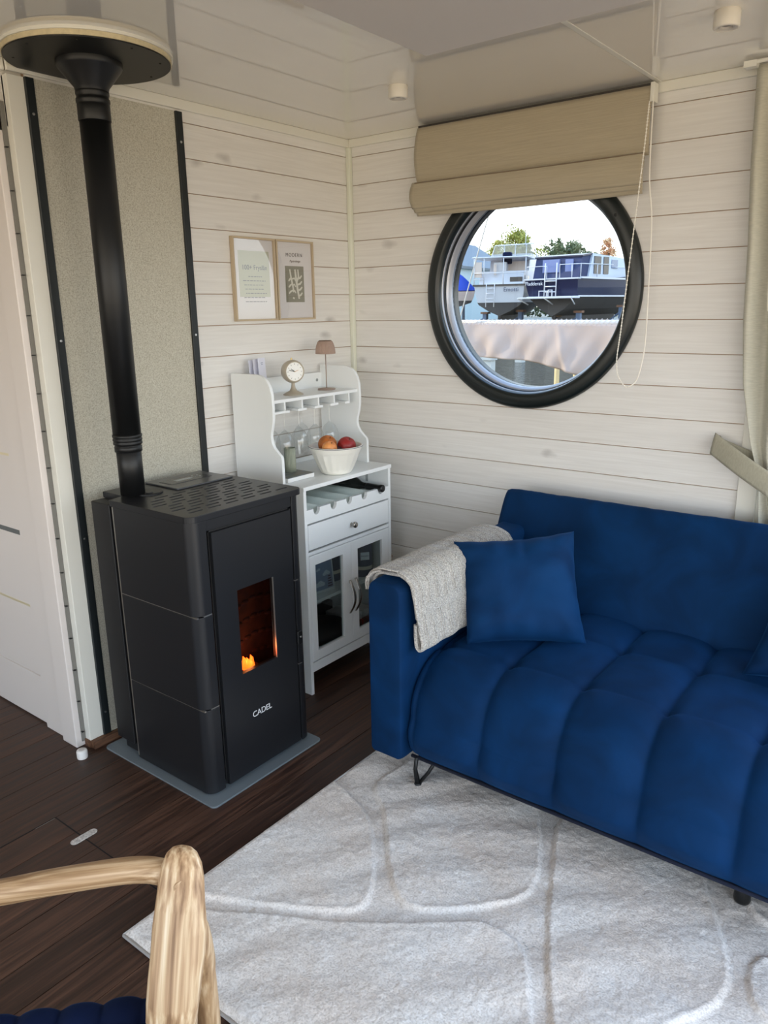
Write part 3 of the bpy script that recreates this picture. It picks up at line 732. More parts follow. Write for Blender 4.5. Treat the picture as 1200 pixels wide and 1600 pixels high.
for i in range(12):
    a = i*PI/6; obox(bm, F @ Matrix.Translation((.031*math.sin(a), .031*math.cos(a), 0)) @ Matrix.Rotation(-a, 4, 'Z'), .0013, .006, .0005)
mesh_obj('hour_marks', bm, INK, fc)
bm = bm_new()
for a, l in ((math.radians(-55), .020), (math.radians(-75), .027)):
    obox(bm, F @ Matrix.Rotation(-a, 4, 'Z') @ Matrix.Translation((0, l/2, .0008)), .0022, l, .0006)
mesh_obj('hands', bm, INK, fc)
bm = bm_new(); obox(bm, F @ Matrix.Rotation(math.radians(-70), 4, 'Z') @ Matrix.Translation((0, .008, .0012)), .0014, .018, .0005); sphere(bm, F @ Vector((0, 0, .001)), .003, 1, 1, .5, 10, 6)
mesh_obj('alarm_hand', bm, mat('brass_hand', (190, 150, 90), .3, metal=.8), fc)
bm = bm_new(); lathe(bm, [(.004, 0), (.004, .008), (.003, .010)], cc+Vector((-.004, 0, .046)), 'z', 16); mesh_obj('button', bm, mat('clock_button', (200, 180, 130), .3, metal=.6), t)

# table lamp
t = thing('table_lamp', (.14, -.358, 1.222), 'slim taupe table lamp with pleated shade on the hutch shelf', 'lamp')
TP = mat('taupe_metal', (158, 138, 124), .4)
lx, ly = .14, -.358
bm = bm_new(); lathe(bm, [(.038, 0), (.0395, .002), (.0385, .006), (.006, .0085), (.003, .0085)], (lx, ly, 1.222), 'z', 40); mesh_obj('base', bm, TP, t, smooth=True)
bm = bm_new(); tube(bm, [(lx, ly, 1.225), (lx, ly, 1.40)], .0022, 12); mesh_obj('pole', bm, TP, t, smooth=True)
def shade(u, v):
    a = 2*PI*u; zz = 1.378+.057*v
    rr = (.0425-.004*v-.011*v**3)+.0011*math.cos(a*36)
    if v > .97: rr -= .003
    return (lx+rr*math.cos(a), ly+rr*math.sin(a), zz)
grid('lamp_shade', 288, 12, shade, mat('pleated_taupe', (166, 142, 128), .7), t, closed_u=True, solid=.001)
bm = bm_new(); lathe(bm, [(0, 1.4335), (.0285, 1.4345)], (lx, ly, 0), 'z', 40, close=False); bmesh.ops.remove_doubles(bm, verts=bm.verts, dist=1e-5); mesh_obj('shade_top', bm, TP, t)

# leaflets leaning on the wall at the top of the hutch
for i, (y, dx, h, l) in enumerate(((-.676, .075, .155, 'front one of the white leaflets leaning behind the cabinet hutch, with print near its top'), (-.686, .056, .150, 'middle white leaflet in the small stack left of the clock'), (-.696, .040, .146, 'rear white leaflet of the stack, against the boarded wall'))):
    bm = bm_new(); M = frame_mat((dx, y, 1.222+h/2), (-.25, .97, 0), (-.08, 0, 1)); obox(bm, M, .052, h, .002)
    o = mesh_obj('leaflet', bm, mat('leaflet_paper', (222, 224, 238), .5)); tag(o, l, 'leaflet', 'leaflets beside the clock')
    if i == 0:
        bm = bm_new()
        for q_, w_ in ((.37, .016), (.33, .011)): obox(bm, M @ Matrix.Translation((0, h*q_, .0012)), w_, .0022, .0004)
        mesh_obj('print', bm, mat('leaflet_ink', (120, 130, 160), .6), o)
# book + tumbler
t = thing('photo_book', (.19, -.70, .895), 'white-edged book with landscape cover lying under the ribbed tumbler', 'book')
bm = bm_new(); box(bm, .075, .298, -.782, -.628, .896, .913); mesh_obj('pages', bm, mat('page_white', (232, 234, 234), .5), t, bevel=.001)
bm = bm_new(); box(bm, .075, .298, -.782, -.628, .9132, .9145)
mesh_obj('cover', bm, grained('cover_landscape', [(.3, (60, 62, 58)), (.45, (120, 112, 92)), (.55, (86, 100, 110)), (.7, (176, 172, 160))], scale=(14, 3, 1), nscale=2.5, rough=.3, bump=0), t)
gx, gy = .205, -.672
def ribbed(u, v):
    a = 2*PI*u; rr = .0225+.0008*math.cos(a*26)
    return (gx+rr*math.cos(a), gy+rr*math.sin(a), .9148+.1*v)
bm = bm_new()
t = thing('ribbed_tumbler', (gx, gy, .915), 'small grey-green ribbed tumbler standing on the book', 'tumbler')
grid('wall', 208, 4, ribbed, mat('sage_ribbed', (150, 156, 140), .4), t, closed_u=True, solid=.001)
bm = bm_new(); lathe(bm, [(0, .918), (.021, .918)], (gx, gy, 0), 'z', 24, close=False); bmesh.ops.remove_doubles(bm, verts=bm.verts, dist=1e-5); mesh_obj('bottom', bm, MATS['sage_ribbed'], t)
# fruit bowl
bx, by = .318, -.512
t = thing('fruit_bowl', (bx, by, .895), 'white fluted bowl with a dark rim line, holding fruit on the worktop', 'bowl')
CER = mat('white_ceramic', (240, 238, 229), .28)
def bowl(u, v):
    a = 2*PI*u; flute = .0022*abs(math.sin(a*9))*(1 if .12 < v < .78 else .0)
    h = v*.118; rr = .058+(.112-.058)*(v**.8)-flute
    if v < .04: rr = .056
    return (bx+rr*math.cos(a), by+rr*math.sin(a), .896+h)
grid('bowl_shell', 180, 26, bowl, CER, t, closed_u=True, solid=.0045)
bm = bm_new(); lathe(bm, [(0, .900), (.058, .900)], (bx, by, 0), 'z', 40, close=False); bmesh.ops.remove_doubles(bm, verts=bm.verts, dist=1e-5); mesh_obj('bottom', bm, CER, t)
bm = bm_new()
for z, r in ((1.0105, .1145), ): lathe(bm, [(r, 0), (r+.001, .0009), (r, .0022)], (bx, by, z), 'z', 80, close=False)
lathe(bm, [(.1095, 0), (.1085, .002)], (bx, by, 1.007), 'z', 80, close=False)
mesh_obj('rim_line', bm, mat('rim_navy', (50, 42, 58), .35), t, smooth=True)
def fruit(name, c, r, rgb, rgb2, label, cat, s=1.0, stem=True):
    m = bpy.data.materials.new(name+'_skin'); m.use_nodes = True; nt = m.node_tree; b = nt.nodes['Principled BSDF']; b.inputs['Roughness'].default_value = .42
    tc = nd(nt, 'ShaderNodeTexCoord'); n = nd(nt, 'ShaderNodeTexNoise'); n.inputs['Scale'].default_value = 22; n.inputs['Detail'].default_value = 4; n.inputs['Distortion'].default_value = .5; nt.links.new(tc.outputs['Object'], n.inputs['Vector'])
    rp = ramp(nt, [(.35, lin(rgb)), (.65, lin(rgb2))]); nt.links.new(n.outputs['Fac'], rp.inputs['Fac']); nt.links.new(rp.outputs[0], b.inputs['Base Color'])
    t = thing(name, c, label, cat, 'fruit in the white bowl')
    bm = bm_new(); vs = sphere(bm, (0, 0, 0), r, 1, 1, s, 32, 20)
    for v in vs:
        p = v.co; k = math.exp(-((p.x**2+p.y**2)/(r*.3)**2))
        v.co.z -= (1 if p.z > 0 else -.6)*k*r*.22
        if abs(p.y) < r*.15 and p.x > 0: v.co *= 1-.035*(1-abs(p.y)/(r*.15))
    rot = Matrix.Rotation(.5, 4, 'Y') @ Matrix.Rotation(random.uniform(0, 6), 4, 'Z')
    bmesh.ops.transform(bm, matrix=Matrix.Translation(c) @ rot, verts=bm.verts)
    mesh_obj('flesh', bm, m, t, smooth=True)
    if stem:
        p = Matrix.Translation(c) @ rot; bm = bm_new(); tube(bm, [p @ Vector((0, 0, r*s*.72)), p @ Vector((.001, 0, r*s*1.0))], .0016, 8); mesh_obj('stem', bm, mat('stem_brown', (84, 60, 36), .7), t)
fruit('peach', (bx-.035, by-.012, 1.013), .040, (150, 88, 38), (196, 112, 50), 'largest peach, orange-brown, at the back of the white bowl', 'peach')
fruit('apricot', (bx+.012, by-.052, 1.008), .0315, (226, 140, 78), (238, 172, 100), 'small pale orange apricot at the left front of the bowl', 'apricot')
fruit('nectarine', (bx+.025, by+.042, 1.005), .040, (112, 22, 26), (160, 44, 40), 'dark red nectarine at the right of the bowl', 'nectarine')
fruit('plum', (bx+.022, by-.008, .985), .026, (40, 18, 28), (86, 28, 40), 'dark plum deep between the apricot and the nectarine', 'plum')
fruit('plum', (bx-.012, by+.055, .972), .026, (50, 20, 30), (96, 34, 40), 'dark plum low behind the red nectarine', 'plum')
fruit('apple', (bx-.02, by-.03, .945), .036, (150, 40, 34), (196, 90, 50), 'reddish apple at the bottom of the bowl', 'apple')
# wine bottle (lies in the rack, neck to the front)
t = thing('wine_bottle', (.2, -.315, .80), 'dark wine bottle lying in the rack under the worktop, neck forward', 'bottle')
bz = .7995
BG = mat('dark_bottle_glass', (10, 12, 11), .08, spec=.6)
bm = bm_new(); lathe(bm, [(.0, .06), (.034, .06), (.037, .066), (.037, .235), (.035, .252), (.028, .272), (.017, .292), (.0142, .31), (.0142, .34)], (0, -.320, bz), 'x', 40); mesh_obj('bottle_body', bm, BG, t, smooth=True)
bm = bm_new(); lathe(bm, [(.0148, .325), (.0152, .335), (.0148, .40), (.0165, .402), (.0165, .416), (.014, .419), (0, .419)], (0, -.320, bz), 'x', 32); mesh_obj('foil_capsule', bm, mat('black_foil', (14, 14, 15), .35), t, smooth=True)
bm = bm_new(); lathe(bm, [(.0373, .10), (.0373, .19)], (0, -.320, bz), 'x', 40, close=False); mesh_obj('bottle_label', bm, mat('dark_label', (28, 28, 30), .6), t, smooth=True)

# card with clouds and lighthouse
t = thing('picture_card', (.33, -.62, .392), 'framed blue-grey card with white clouds and a striped tower, behind the left cabinet door', 'picture card')
M = frame_mat((.322, -.627, .464), (.12, .99, 0), (-.1, 0, 1))
bm = bm_new(); obox(bm, M, .118, .142, .006); mesh_obj('frame', bm, mat('card_white', (214, 218, 222), .5), t, bevel=.001)
bm = bm_new(); obox(bm, M @ Matrix.Translation((0, .002, .0034)), .102, .122, .0008); pc = mesh_obj('picture', bm, mat('card_sky', (140, 152, 178), .5), t)
bm = bm_new()
for cx_, cy_, r_ in ((-.02, -.03, .016), (-.036, -.034, .012), (-.006, -.034, .011), (.018, .012, .013), (.03, .008, .009), (.006, .006, .009), (-.03, .03, .006), (-.02, .033, .007)):
    g = sphere(bm, (0, 0, 0), r_, 1, .8, .05, 18, 8); bmesh.ops.transform(bm, matrix=M @ Matrix.Translation((cx_, cy_, .0042)), verts=g)
mesh_obj('cloud', bm, mat('cloud_white', (206, 214, 226), .6), pc)
bm = bm_new()
for i in range(5): obox(bm, M @ Matrix.Translation((.033, -.05+i*.011, .0044)), .026-.003*i, .0055, .0008)
mesh_obj('tower_stripes', bm, mat('tower_maroon', (84, 50, 70), .6), pc)
# navy canisters
def canister(x, y, r, h, label, writing):
    t = thing('canister', (x, y, .392), label, 'canister', 'navy canisters on the cabinet shelf')
    N_ = mat('canister_navy', (28, 42, 70), .5)
    bm = bm_new(); lathe(bm, [(r, 0), (r*1.01, .004), (r*1.01, h*.93), (r*.9, h), (0, h)], (x, y, .392), 'z', 40); mesh_obj('tin', bm, N_, t, smooth=False)
    bm = bm_new(); lathe(bm, [(r*1.014, .034), (r*1.014, .050)], (x, y, .392), 'z', 40, close=False); mesh_obj('cream_band', bm, mat('canister_cream', (206, 200, 180), .6), t, smooth=True)
    if writing:
        d_ = Vector((.8, -.6, 0)); side = Vector((.6, .8, 0)); o_ = Vector((x, y, .392+.10))+d_*(r*1.03)
        bm = bm_new(); M = frame_mat(o_, side, (0, 0, 1)); obox(bm, M, .040, .036, .001); lb = mesh_obj('paper_label', bm, mat('canister_label', (220, 224, 228), .6), t)
        text('lettering', 'PADEN', mat('ink_navy', (40, 46, 66), .6), .0115, M @ Matrix.Translation((0, 0, .0008)), lb)
canister(.318, -.352, .045, .165, 'navy canister with white PADEN label behind the right cabinet door', True)
canister(.235, -.482, .048, .16, 'navy canister without label behind the left cabinet door', False)
t = thing('glass_vase', (.2, -.315, .392), 'clear flared glass vase in the right corner of the cabinet shelf', 'vase')
bm = bm_new(); lathe(bm, [(.024, 0), (.025, .006), (.010, .03), (.014, .08), (.030, .17)], (.245, -.292, .392), 'z', 32, close=False); mesh_obj('vase_wall', bm, GLASS, t, smooth=True)
bm = bm_new(); lathe(bm, [(.0305, .168), (.0315, .170), (.0305, .172)], (.245, -.292, .392), 'z', 32, close=False); mesh_obj('rim', bm, mat('vase_rim', (225, 230, 230), .2), t, smooth=True)
# lower compartment
t = thing('black_pouch', (.25, -.60, .14), 'black soft pouch lying on the cabinet bottom, behind the left door', 'pouch')
bm = bm_new(); vs = sphere(bm, (.277, -.60, .192), .1, 1.0, 1.4, .52, 32, 18)
for v in vs: v.co += Vector((0, 0, .008*noise.noise(v.co*18)));
for v in vs: v.co.z = max(.141, v.co.z)
mesh_obj('pouch_body', bm, mat('black_nylon', (16, 17, 22), .5, bump=.3, bscale=60), t, smooth=True)
bm = bm_new(); tube(bm, [(.29, -.66, .232), (.30, -.60, .236), (.295, -.53, .232)], .003, 8); mesh_obj('zip', bm, mat('zip_grey', (60, 62, 70), .3, metal=.8), t)
def parcel(name, x0, x1, y0, y1, z0, z1, m, label, rib):
    t = thing(name, ((x0+x1)/2, (y0+y1)/2, z0), label, 'parcel', 'parcels behind the right cabinet door')
    bm = bm_new(); box(bm, x0, x1, y0, y1, z0, z1); mesh_obj('wrapping', bm, m, t, bevel=.004)
    bm = bm_new(); ym = (y0+y1)/2; box(bm, x0-.001, x1+.001, ym-.005, ym+.005, z0, z1+.001); mesh_obj('ribbon', bm, rib, t)
parcel('wrapped_parcel', .20, .34, -.478, -.30, .141, .186, mat('paper_mix', (120, 70, 66), .6, var=.6, vscale=40), 'red-brown patterned parcel at the bottom of the right compartment', mat('ribbon_red', (170, 40, 40), .5))
parcel('wrapped_parcel', .19, .33, -.475, -.305, .187, .222, mat('paper_light', (196, 190, 186), .6, var=.2, vscale=30), 'light grey parcel topmost in the right compartment', mat('ribbon_white', (226, 222, 220), .5))
bm = bm_new(); box(bm, .06, .165, -.60, -.46, .249, .30)
tag(mesh_obj('folded_cloth', bm, mat('cloth_pale', (176, 178, 182), .8, bump=.4, bscale=50), bevel=.012, seg=3), 'pale folded cloth on a box at the back of the lower compartment', 'cloth')
bm = bm_new(); box(bm, .05, .17, -.62, -.40, .141, .2485)
tag(mesh_obj('storage_box', bm, mat('box_dark', (42, 44, 50), .6), bevel=.003), 'dark storage box at the back of the lower compartment, under the cloth', 'box')
# wooden item in the gap behind the cabinet
t = thing('wooden_rolling_pin', (.17, -.11, 0), 'light wooden rod leaning in the gap between cabinet and sofa, only its end showing', 'wooden rod')
bm = bm_new(); tube(bm, [(.262, -.12, .0), (.275, -.10, .40), (.276, -.098, .425)], .016, 20, rs=[.016, .016, .010]); mesh_obj('rod', bm, mat('pine_light', (190, 160, 124), .5, var=.1), t, smooth=True)
bm = bm_new(); lathe(bm, [(.0165, .398), (.0175, .402), (.0165, .406)], (.2752, -.0995, 0), 'z', 20, close=False); mesh_obj('ring', bm, mat('pine_ring', (150, 116, 84), .5), t, smooth=True)

# ------------------------------------------------------------------ pictures on the wall
FRM = mat('oak_frame', (192, 174, 146), .5)
PAP = mat('poster_paper', (232, 229, 230), .55)
def picture(y0, y1, z0, z1, label):
    t = thing('wall_picture', (.0, (y0+y1)/2, z0), label, 'picture', 'framed pictures above the cabinet')
    bm = bm_new(); f = .0075; D = .020
    box(bm, .001, D, y0, y1, z1-f, z1); box(bm, .001, D, y0, y1, z0, z0+f); box(bm, .001, D, y0, y0+f, z0+f, z1-f); box(bm, .001, D, y1-f, y1, z0+f, z1-f)
    mesh_obj('frame', bm, FRM, t, bevel=.001)
    return t, .009
MY = lambda y, z, x=.0115: frame_mat((x, y, z), (0, 1, 0), (0, 0, 1))
t, x = picture(-.748, -.514, 1.524, 1.852, 'oak-framed print with lines of text, left of the pair')
bm = bm_new(); box(bm, .002, x, -.741, -.521, 1.531, 1.845); pp = mesh_obj('print', bm, PAP, t)
bm = bm_new(); box(bm, x, x+.0006, -.715, -.545, 1.62, 1.80); mesh_obj('green_field', bm, mat('print_green', (196, 198, 176), .6), pp)
GI = mat('print_ink', (120, 122, 124), .6)
text('heading', '100+ Fryslân', GI, .027, MY(-.628, 1.735, x+.0009), pp)
bm = bm_new(); rnd = random.Random(3)
for i in range(7):
    z = 1.700-i*.0165; yy = -.70+rnd.uniform(.0, .02); end = -.565-rnd.uniform(0, .02)
    if i == 0: yy, end = -.665, -.59
    while yy < end:
        l = rnd.uniform(.006, .018); box(bm, x+.0006, x+.001, yy, min(end, yy+l), z-.0014, z+.0014); yy += l+.004
mesh_obj('text_lines', bm, GI, pp)
bm = bm_new(); bm.faces.new([bm.verts.new((.014, a, b)) for a, b in ((-.741, 1.531), (-.521, 1.531), (-.521, 1.845), (-.741, 1.845))]); mesh_obj('glass', bm, pane('picture_glass', (252, 252, 252), 1.55, extra=.06), t)
t, x = picture(-.508, -.280, 1.524, 1.852, 'oak-framed MODERN poster with a pale leaf shape on grey-green, right of the pair')
bm = bm_new(); box(bm, .002, x, -.501, -.287, 1.531, 1.845); pp = mesh_obj('print', bm, PAP, t)
text('heading', 'MODERN', mat('poster_ink', (96, 88, 84), .6), .021, MY(-.394, 1.793, x+.0006), pp, spacing=1.25)
text('script_line', 'Papierdesign', mat('poster_ink2', (130, 116, 108), .6), .013, MY(-.390, 1.768, x+.0006), pp, shear=.4)
bm = bm_new(); box(bm, x, x+.0006, -.452, -.338, 1.598, 1.748); sq = mesh_obj('colour_square', bm, mat('poster_sage', (142, 140, 124), .6), pp)
bm = bm_new()
def stroke(pts, r):
    pts = [(x+.0009, a, b) for a, b in pts]; n_ = len(pts)
    tube(bm, pts, r, 8, rs=[(r*(.75 if i in (0, n_-1) else 1), .0003) for i in range(n_)], flat=(r, .0003, (1, 0, 0)))
stroke([(-.372, 1.612), (-.380, 1.65), (-.388, 1.70), (-.392, 1.735)], .006)
stroke([(-.384, 1.68), (-.372, 1.705), (-.374, 1.735)], .005)
for k in range(4):
    z = 1.622+k*.024
    stroke([(-.377-.003*k, z), (-.362, z+.006), (-.351, z+.016)], .0045)
stroke([(-.404, 1.64), (-.410, 1.67), (-.418, 1.70), (-.424, 1.735)], .005)
for k in range(3):
    z = 1.642+k*.026; stroke([(-.410-.004*k, z+.006), (-.425, z), (-.434, z-.008)], .0042); stroke([(-.410-.004*k, z), (-.398, z+.004), (-.392, z-.006)], .0038)
stroke([(-.408, 1.612), (-.404, 1.618)], .006)
mesh_obj('leaf_shape', bm, mat('leaf_cream', (222, 220, 208), .6), sq)
bm = bm_new(); bm.faces.new([bm.verts.new((.014, a, b)) for a, b in ((-.501, 1.531), (-.287, 1.531), (-.287, 1.845), (-.501, 1.845))]); mesh_obj('glass', bm, MATS['picture_glass'], t)

# ------------------------------------------------------------------ roman blind and chain
t = thing('roman_blind', (.91, -.04, 2.28), 'taupe linen roman blind, half raised over the porthole', 'blind')
LIN = stripes_cloth('taupe_linen', (176, 165, 143), (9, 9, 420), .25, .08)
bxs = (.418, 1.404)
def blind(dy, zt, zb, bulge, wob, nm, x0=bxs[0], x1=bxs[1], sag=0.0):
    def f(u, v):
        x_ = x0+(x1-x0)*u; z_ = zt+(zb-zt)*v-sag*math.sin(PI*u)
        e = .010*math.sin(PI*v)*wob
        if u < .5: x_ -= e*(1-2*u)
        y_ = dy-bulge*math.sin(PI*v)**.8-.0015*noise.noise(Vector((x_*7, z_*9, dy*50)))
        return (x_, y_, z_)
    return grid(nm, 60, 16, f, LIN, t, solid=.0018)
blind(-.050, 2.288, 2.068, .012, 1.0, 'upper_panel', .420, 1.404)
blind(-.070, 2.076, 1.972, .012, .8, 'front_fold', .406, 1.397)
blind(-.060, 2.06, 1.956, .012, .8, 'middle_fold', .412, 1.394)
blind(-.050, 2.05, 1.944, .010, .8, 'rear_fold', .418, 1.390, .004)
bm = bm_new()
tube(bm, [(.42, -.0725, 2.073), (.9, -.0745, 2.071), (1.396, -.0725, 2.073)], .002, 8)
mesh_obj('seam_cord', bm, mat('linen_seam', (120, 104, 84), .9), t)
bm = bm_new(); box(bm, .424, 1.40, -.050, -.014, 2.27, 2.296); mesh_obj('head_rail', bm, mat('rail_dark', (52, 46, 40), .6), t)
bm = bm_new()
box(bm, 1.398, 1.412, -.062, -.02, 2.235, 2.296)
mesh_obj('chain_bracket', bm, TRIM, t, bevel=.002)
t = thing('blind_chain', (1.41, -.07, 2.23), 'white bead chain loop hanging at the right side of the blind', 'chain')
loop1 = [(1.402, -.072, 2.235), (1.400, -.085, 2.10), (1.392, -.10, 1.90), (1.380, -.11, 1.68), (1.366, -.11, 1.48), (1.357, -.11, 1.37), (1.362, -.10, 1.31), (1.385, -.085, 1.272), (1.402, -.08, 1.272)]
loop2 = [(1.402, -.08, 1.272), (1.422, -.07, 1.296), (1.434, -.06, 1.36), (1.437, -.05, 1.44), (1.434, -.045, 1.60), (1.428, -.045, 1.85), (1.413, -.055, 2.0), (1.411, -.062, 2.235)]
def smooth_path(pts, n=10):
    P_ = [Vector(p) for p in pts]; out = []
    for i in range(len(P_)-1):
        p0 = P_[max(i-1, 0)]; p1 = P_[i]; p2 = P_[i+1]; p3 = P_[min(i+2, len(P_)-1)]
        for k in range(n):
            s = k/n; out.append(.5*((2*p1)+(-p0+p2)*s+(2*p0-5*p1+4*p2-p3)*s*s+(-p0+3*p1-3*p2+p3)*s**3))
    out.append(P_[-1]); return out
CW = mat('chain_white', (240, 236, 226), .4)
sp = smooth_path(loop1, 14); bm = bm_new(); tube(bm, sp, .0016, 6)
acc = 0; last = sp[0]
for p in sp[1:]:
    acc += (p-last).length; last = p
    if acc > .007: bmesh.ops.create_icosphere(bm, subdivisions=1, radius=.0034, matrix=Matrix.Translation(p)); acc = 0
mesh_obj('front_run', bm, CW, t, smooth=True)
bm = bm_new(); tube(bm, smooth_path(loop2, 10), .0024, 8); mesh_obj('rear_run', bm, CW, t, smooth=True)

# ------------------------------------------------------------------ curtain, tieback
CUR = stripes_cloth('grey_beige_curtain', (182, 179, 164), (40, 40, 420), .35, .10, rough=.7)
t = thing('curtain', (1.92, -.1, 2.28), 'grey-beige curtain gathered at the right edge, held by a tieback', 'curtain')
def curt(u, v):
    z_ = 2.285-2.25*v
    # left outline from top to hem, narrowing at the tieback (v~.54)
    def outl(zz):
        K = [(2.285, 1.735), (2.0, 1.745), (1.75, 1.762), (1.5, 1.772), (1.3, 1.79), (1.1, 1.83), (1.0, 1.86), (.95, 1.872), (.8, 1.888), (.5, 1.88), (.03, 1.87)]
        for (a, xa), (b, xb) in zip(K, K[1:]):
            if zz >= b: s = (a-zz)/(a-b); return xa+(xb-xa)*s
        return K[-1][1]
    xl = outl(z_); wd = .34*(1-.62*math.exp(-((z_-.98)/.22)**2))+.02
    x_ = xl+wd*u
    dep = .028*(1-.4*math.exp(-((z_-.98)/.2)**2))
    y_ = -.046-dep*math.sin(u*PI*7+.8*math.sin(z_*2)+1.1)-.006*math.sin(u*23+z_*4)
    return (x_, y_, z_)
grid('drape', 150, 90, curt, CUR, t, solid=.002)
bm = bm_new(); tube(bm, [(1.72, -.085, 2.292), (3.5, -.085, 2.292)], .006, 12); box(bm, 1.702, 1.74, -.095, -.06, 2.278, 2.296)
mesh_obj('track', bm, TRIM, t)
t = thing('curtain_tieback', (1.72, -.02, 1.08), 'grey fabric tieback band hooked to the wall, holding the curtain', 'tieback')
def band(u, v):
    a = Vector((1.706, -.052, 1.083)); b = Vector((1.93, -.150, .972))
    p = a+(b-a)*u; dn = Vector((-.008, -.016, -.074))*(v-.5)
    p = p+dn; p.y -= .004*math.sin(PI*v)+.012*math.sin(PI*u); return p
grid('front_band', 24, 8, band, stripes_cloth('tieback_grey', (168, 164, 146), (200, 200, 60), .3, .08), t, solid=.003)
def band2(u, v):
    a = Vector((1.712, -.030, 1.088)); b = Vector((1.86, -.03, 1.035)); p = a+(b-a)*u+Vector((.004, 0, -.036))*(v-.5); return p
grid('rear_band', 12, 5, band2, MATS['tieback_grey'], t, solid=.003)
bm = bm_new(); tube(bm, [(1.702, -.041, 1.062), (1.715, -.042, 1.10)], .012, 10, flat=(.003, .014, (0, 1, 0))); mesh_obj('band_end', bm, MATS['tieback_grey'], t)
bm = bm_new(); tube(bm, smooth_path([(1.712, 0, 1.096), (1.712, -.03, 1.094), (1.712, -.045, 1.100), (1.712, -.047, 1.108)], 5), .0035, 10); lathe(bm, [(.009, 0), (.009, -.003), (.006, -.004)], (1.712, 0, 1.096), 'y', 20); sphere(bm, (1.712, -.047, 1.109), .005, u=12, v=8)
mesh_obj('hook', bm, CHROME, t, smooth=True)

# ------------------------------------------------------------------ sofa
S = thing('sofa', (2.1, -.6, 0), 'blue velvet sofa bed with tufted seat standing on the pale rug', 'sofa')
SXa, SXb = 1.098, 3.10          # seat between the arms
TW = .2475; TX0 = 1.374-TW
ROWS = [-.888, -.585, -.285]
def seatprof():
    """(y, z, nx) outline from rear top over the rounded front to the bottom edge"""
    pts = []
    for i in range(46): pts.append((-.10-.80*i/45, .448, 0))
    r = .185; cy, cz = -.90, .448-r
    for i in range(1, 28):
        a = math.radians(i*90/27); pts.append((cy-r*math.sin(a)*.95, cz+r*math.cos(a), 1))
    y0 = cy-r*.95
    for i in range(1, 18):
        s = i/17; pts.append((y0-.018*math.sin(PI*s*.9), cz-(cz-.145)*s, 2))
    for i in range(1, 7):
        a = math.radians(i*15); pts.append((y0+.025-.025*math.cos(a), .145-.022*math.sin(a), 3))
    pts.append((y0+.10, .122, 3))
    return pts
SP = seatprof()
# normals of the profile
SN = []
for i in range(len(SP)):
    a = SP[max(0, i-1)]; b = SP[min(len(SP)-1, i+1)]; ty, tz = b[0]-a[0], b[1]-a[1]; l = math.hypot(ty, tz) or 1
    SN.append((tz/l, -ty/l) if False else (tz/l, -ty/l))
NU = 330
def seat(u, v):
    i = int(round(v*(len(SP)-1))); y_, z_, k = SP[i]; ny, nz = SN[i]
    x_ = SXa+.004+(SXb-SXa-.008)*u
    q = (x_-TX0)/TW; dx = abs(q-round(q))*TW
    fade = 1.0
    if z_ < .2: fade = max(.35, (z_-.10)/.10)
    ridge = 1-math.exp(-dx/.030)
    h = .025*ridge*fade
    if y_ > -.97 and z_ > .40:
        dr = min(abs(y_-r_) for r_ in ROWS); f = 1.0
        if y_ < -.888: dr2 = abs(y_+.888); 
        ridge2 = 1-math.exp(-dr/.032)
        h = .032*min(ridge, 1)*(.35+.65*ridge2)*1.0
        dt = math.hypot(dx, dr); h -= .016*math.exp(-(dt/.022)**2)
        if y_ < -.888: s = min(1, (-.888-y_)/.08); h = h*(1-s)+.025*ridge*s
        h += .0022*math.cos(math.atan2(dr, dx)*8)*math.exp(-dt/.05)
    # crease folds near seams
    h += .0016*noise.noise(Vector((x_*9, y_*9, z_*9)))
    e = min(x_-SXa, SXb-x_); 
    if e < .045: h -= .030*(1-math.sqrt(max(0, 1-(1-e/.045)**2)))*1.2
    return (x_, y_+ny*h*-1 if False else y_-abs(ny)*h if z_ < .448 else y_, z_+(abs(nz)*h if z_ > .15 else 0))
grid('seat', NU, len(SP), seat, BLUE, S)
bm = bm_new(); box(bm, SXa+.03, SXb-.03, -1.062, -.15, .120, .26); mesh_obj('base_frame', bm, mat('dark_lining', (14, 22, 44), .9), S)
bm = bm_new()
ys = -1.098
tube(bm, [(SXa+.01, ys+.026, .121), (SXb-.01, ys+.026, .121)], .006, 8); mesh_obj('piping', bm, MATS['dark_lining'], S, smooth=True)
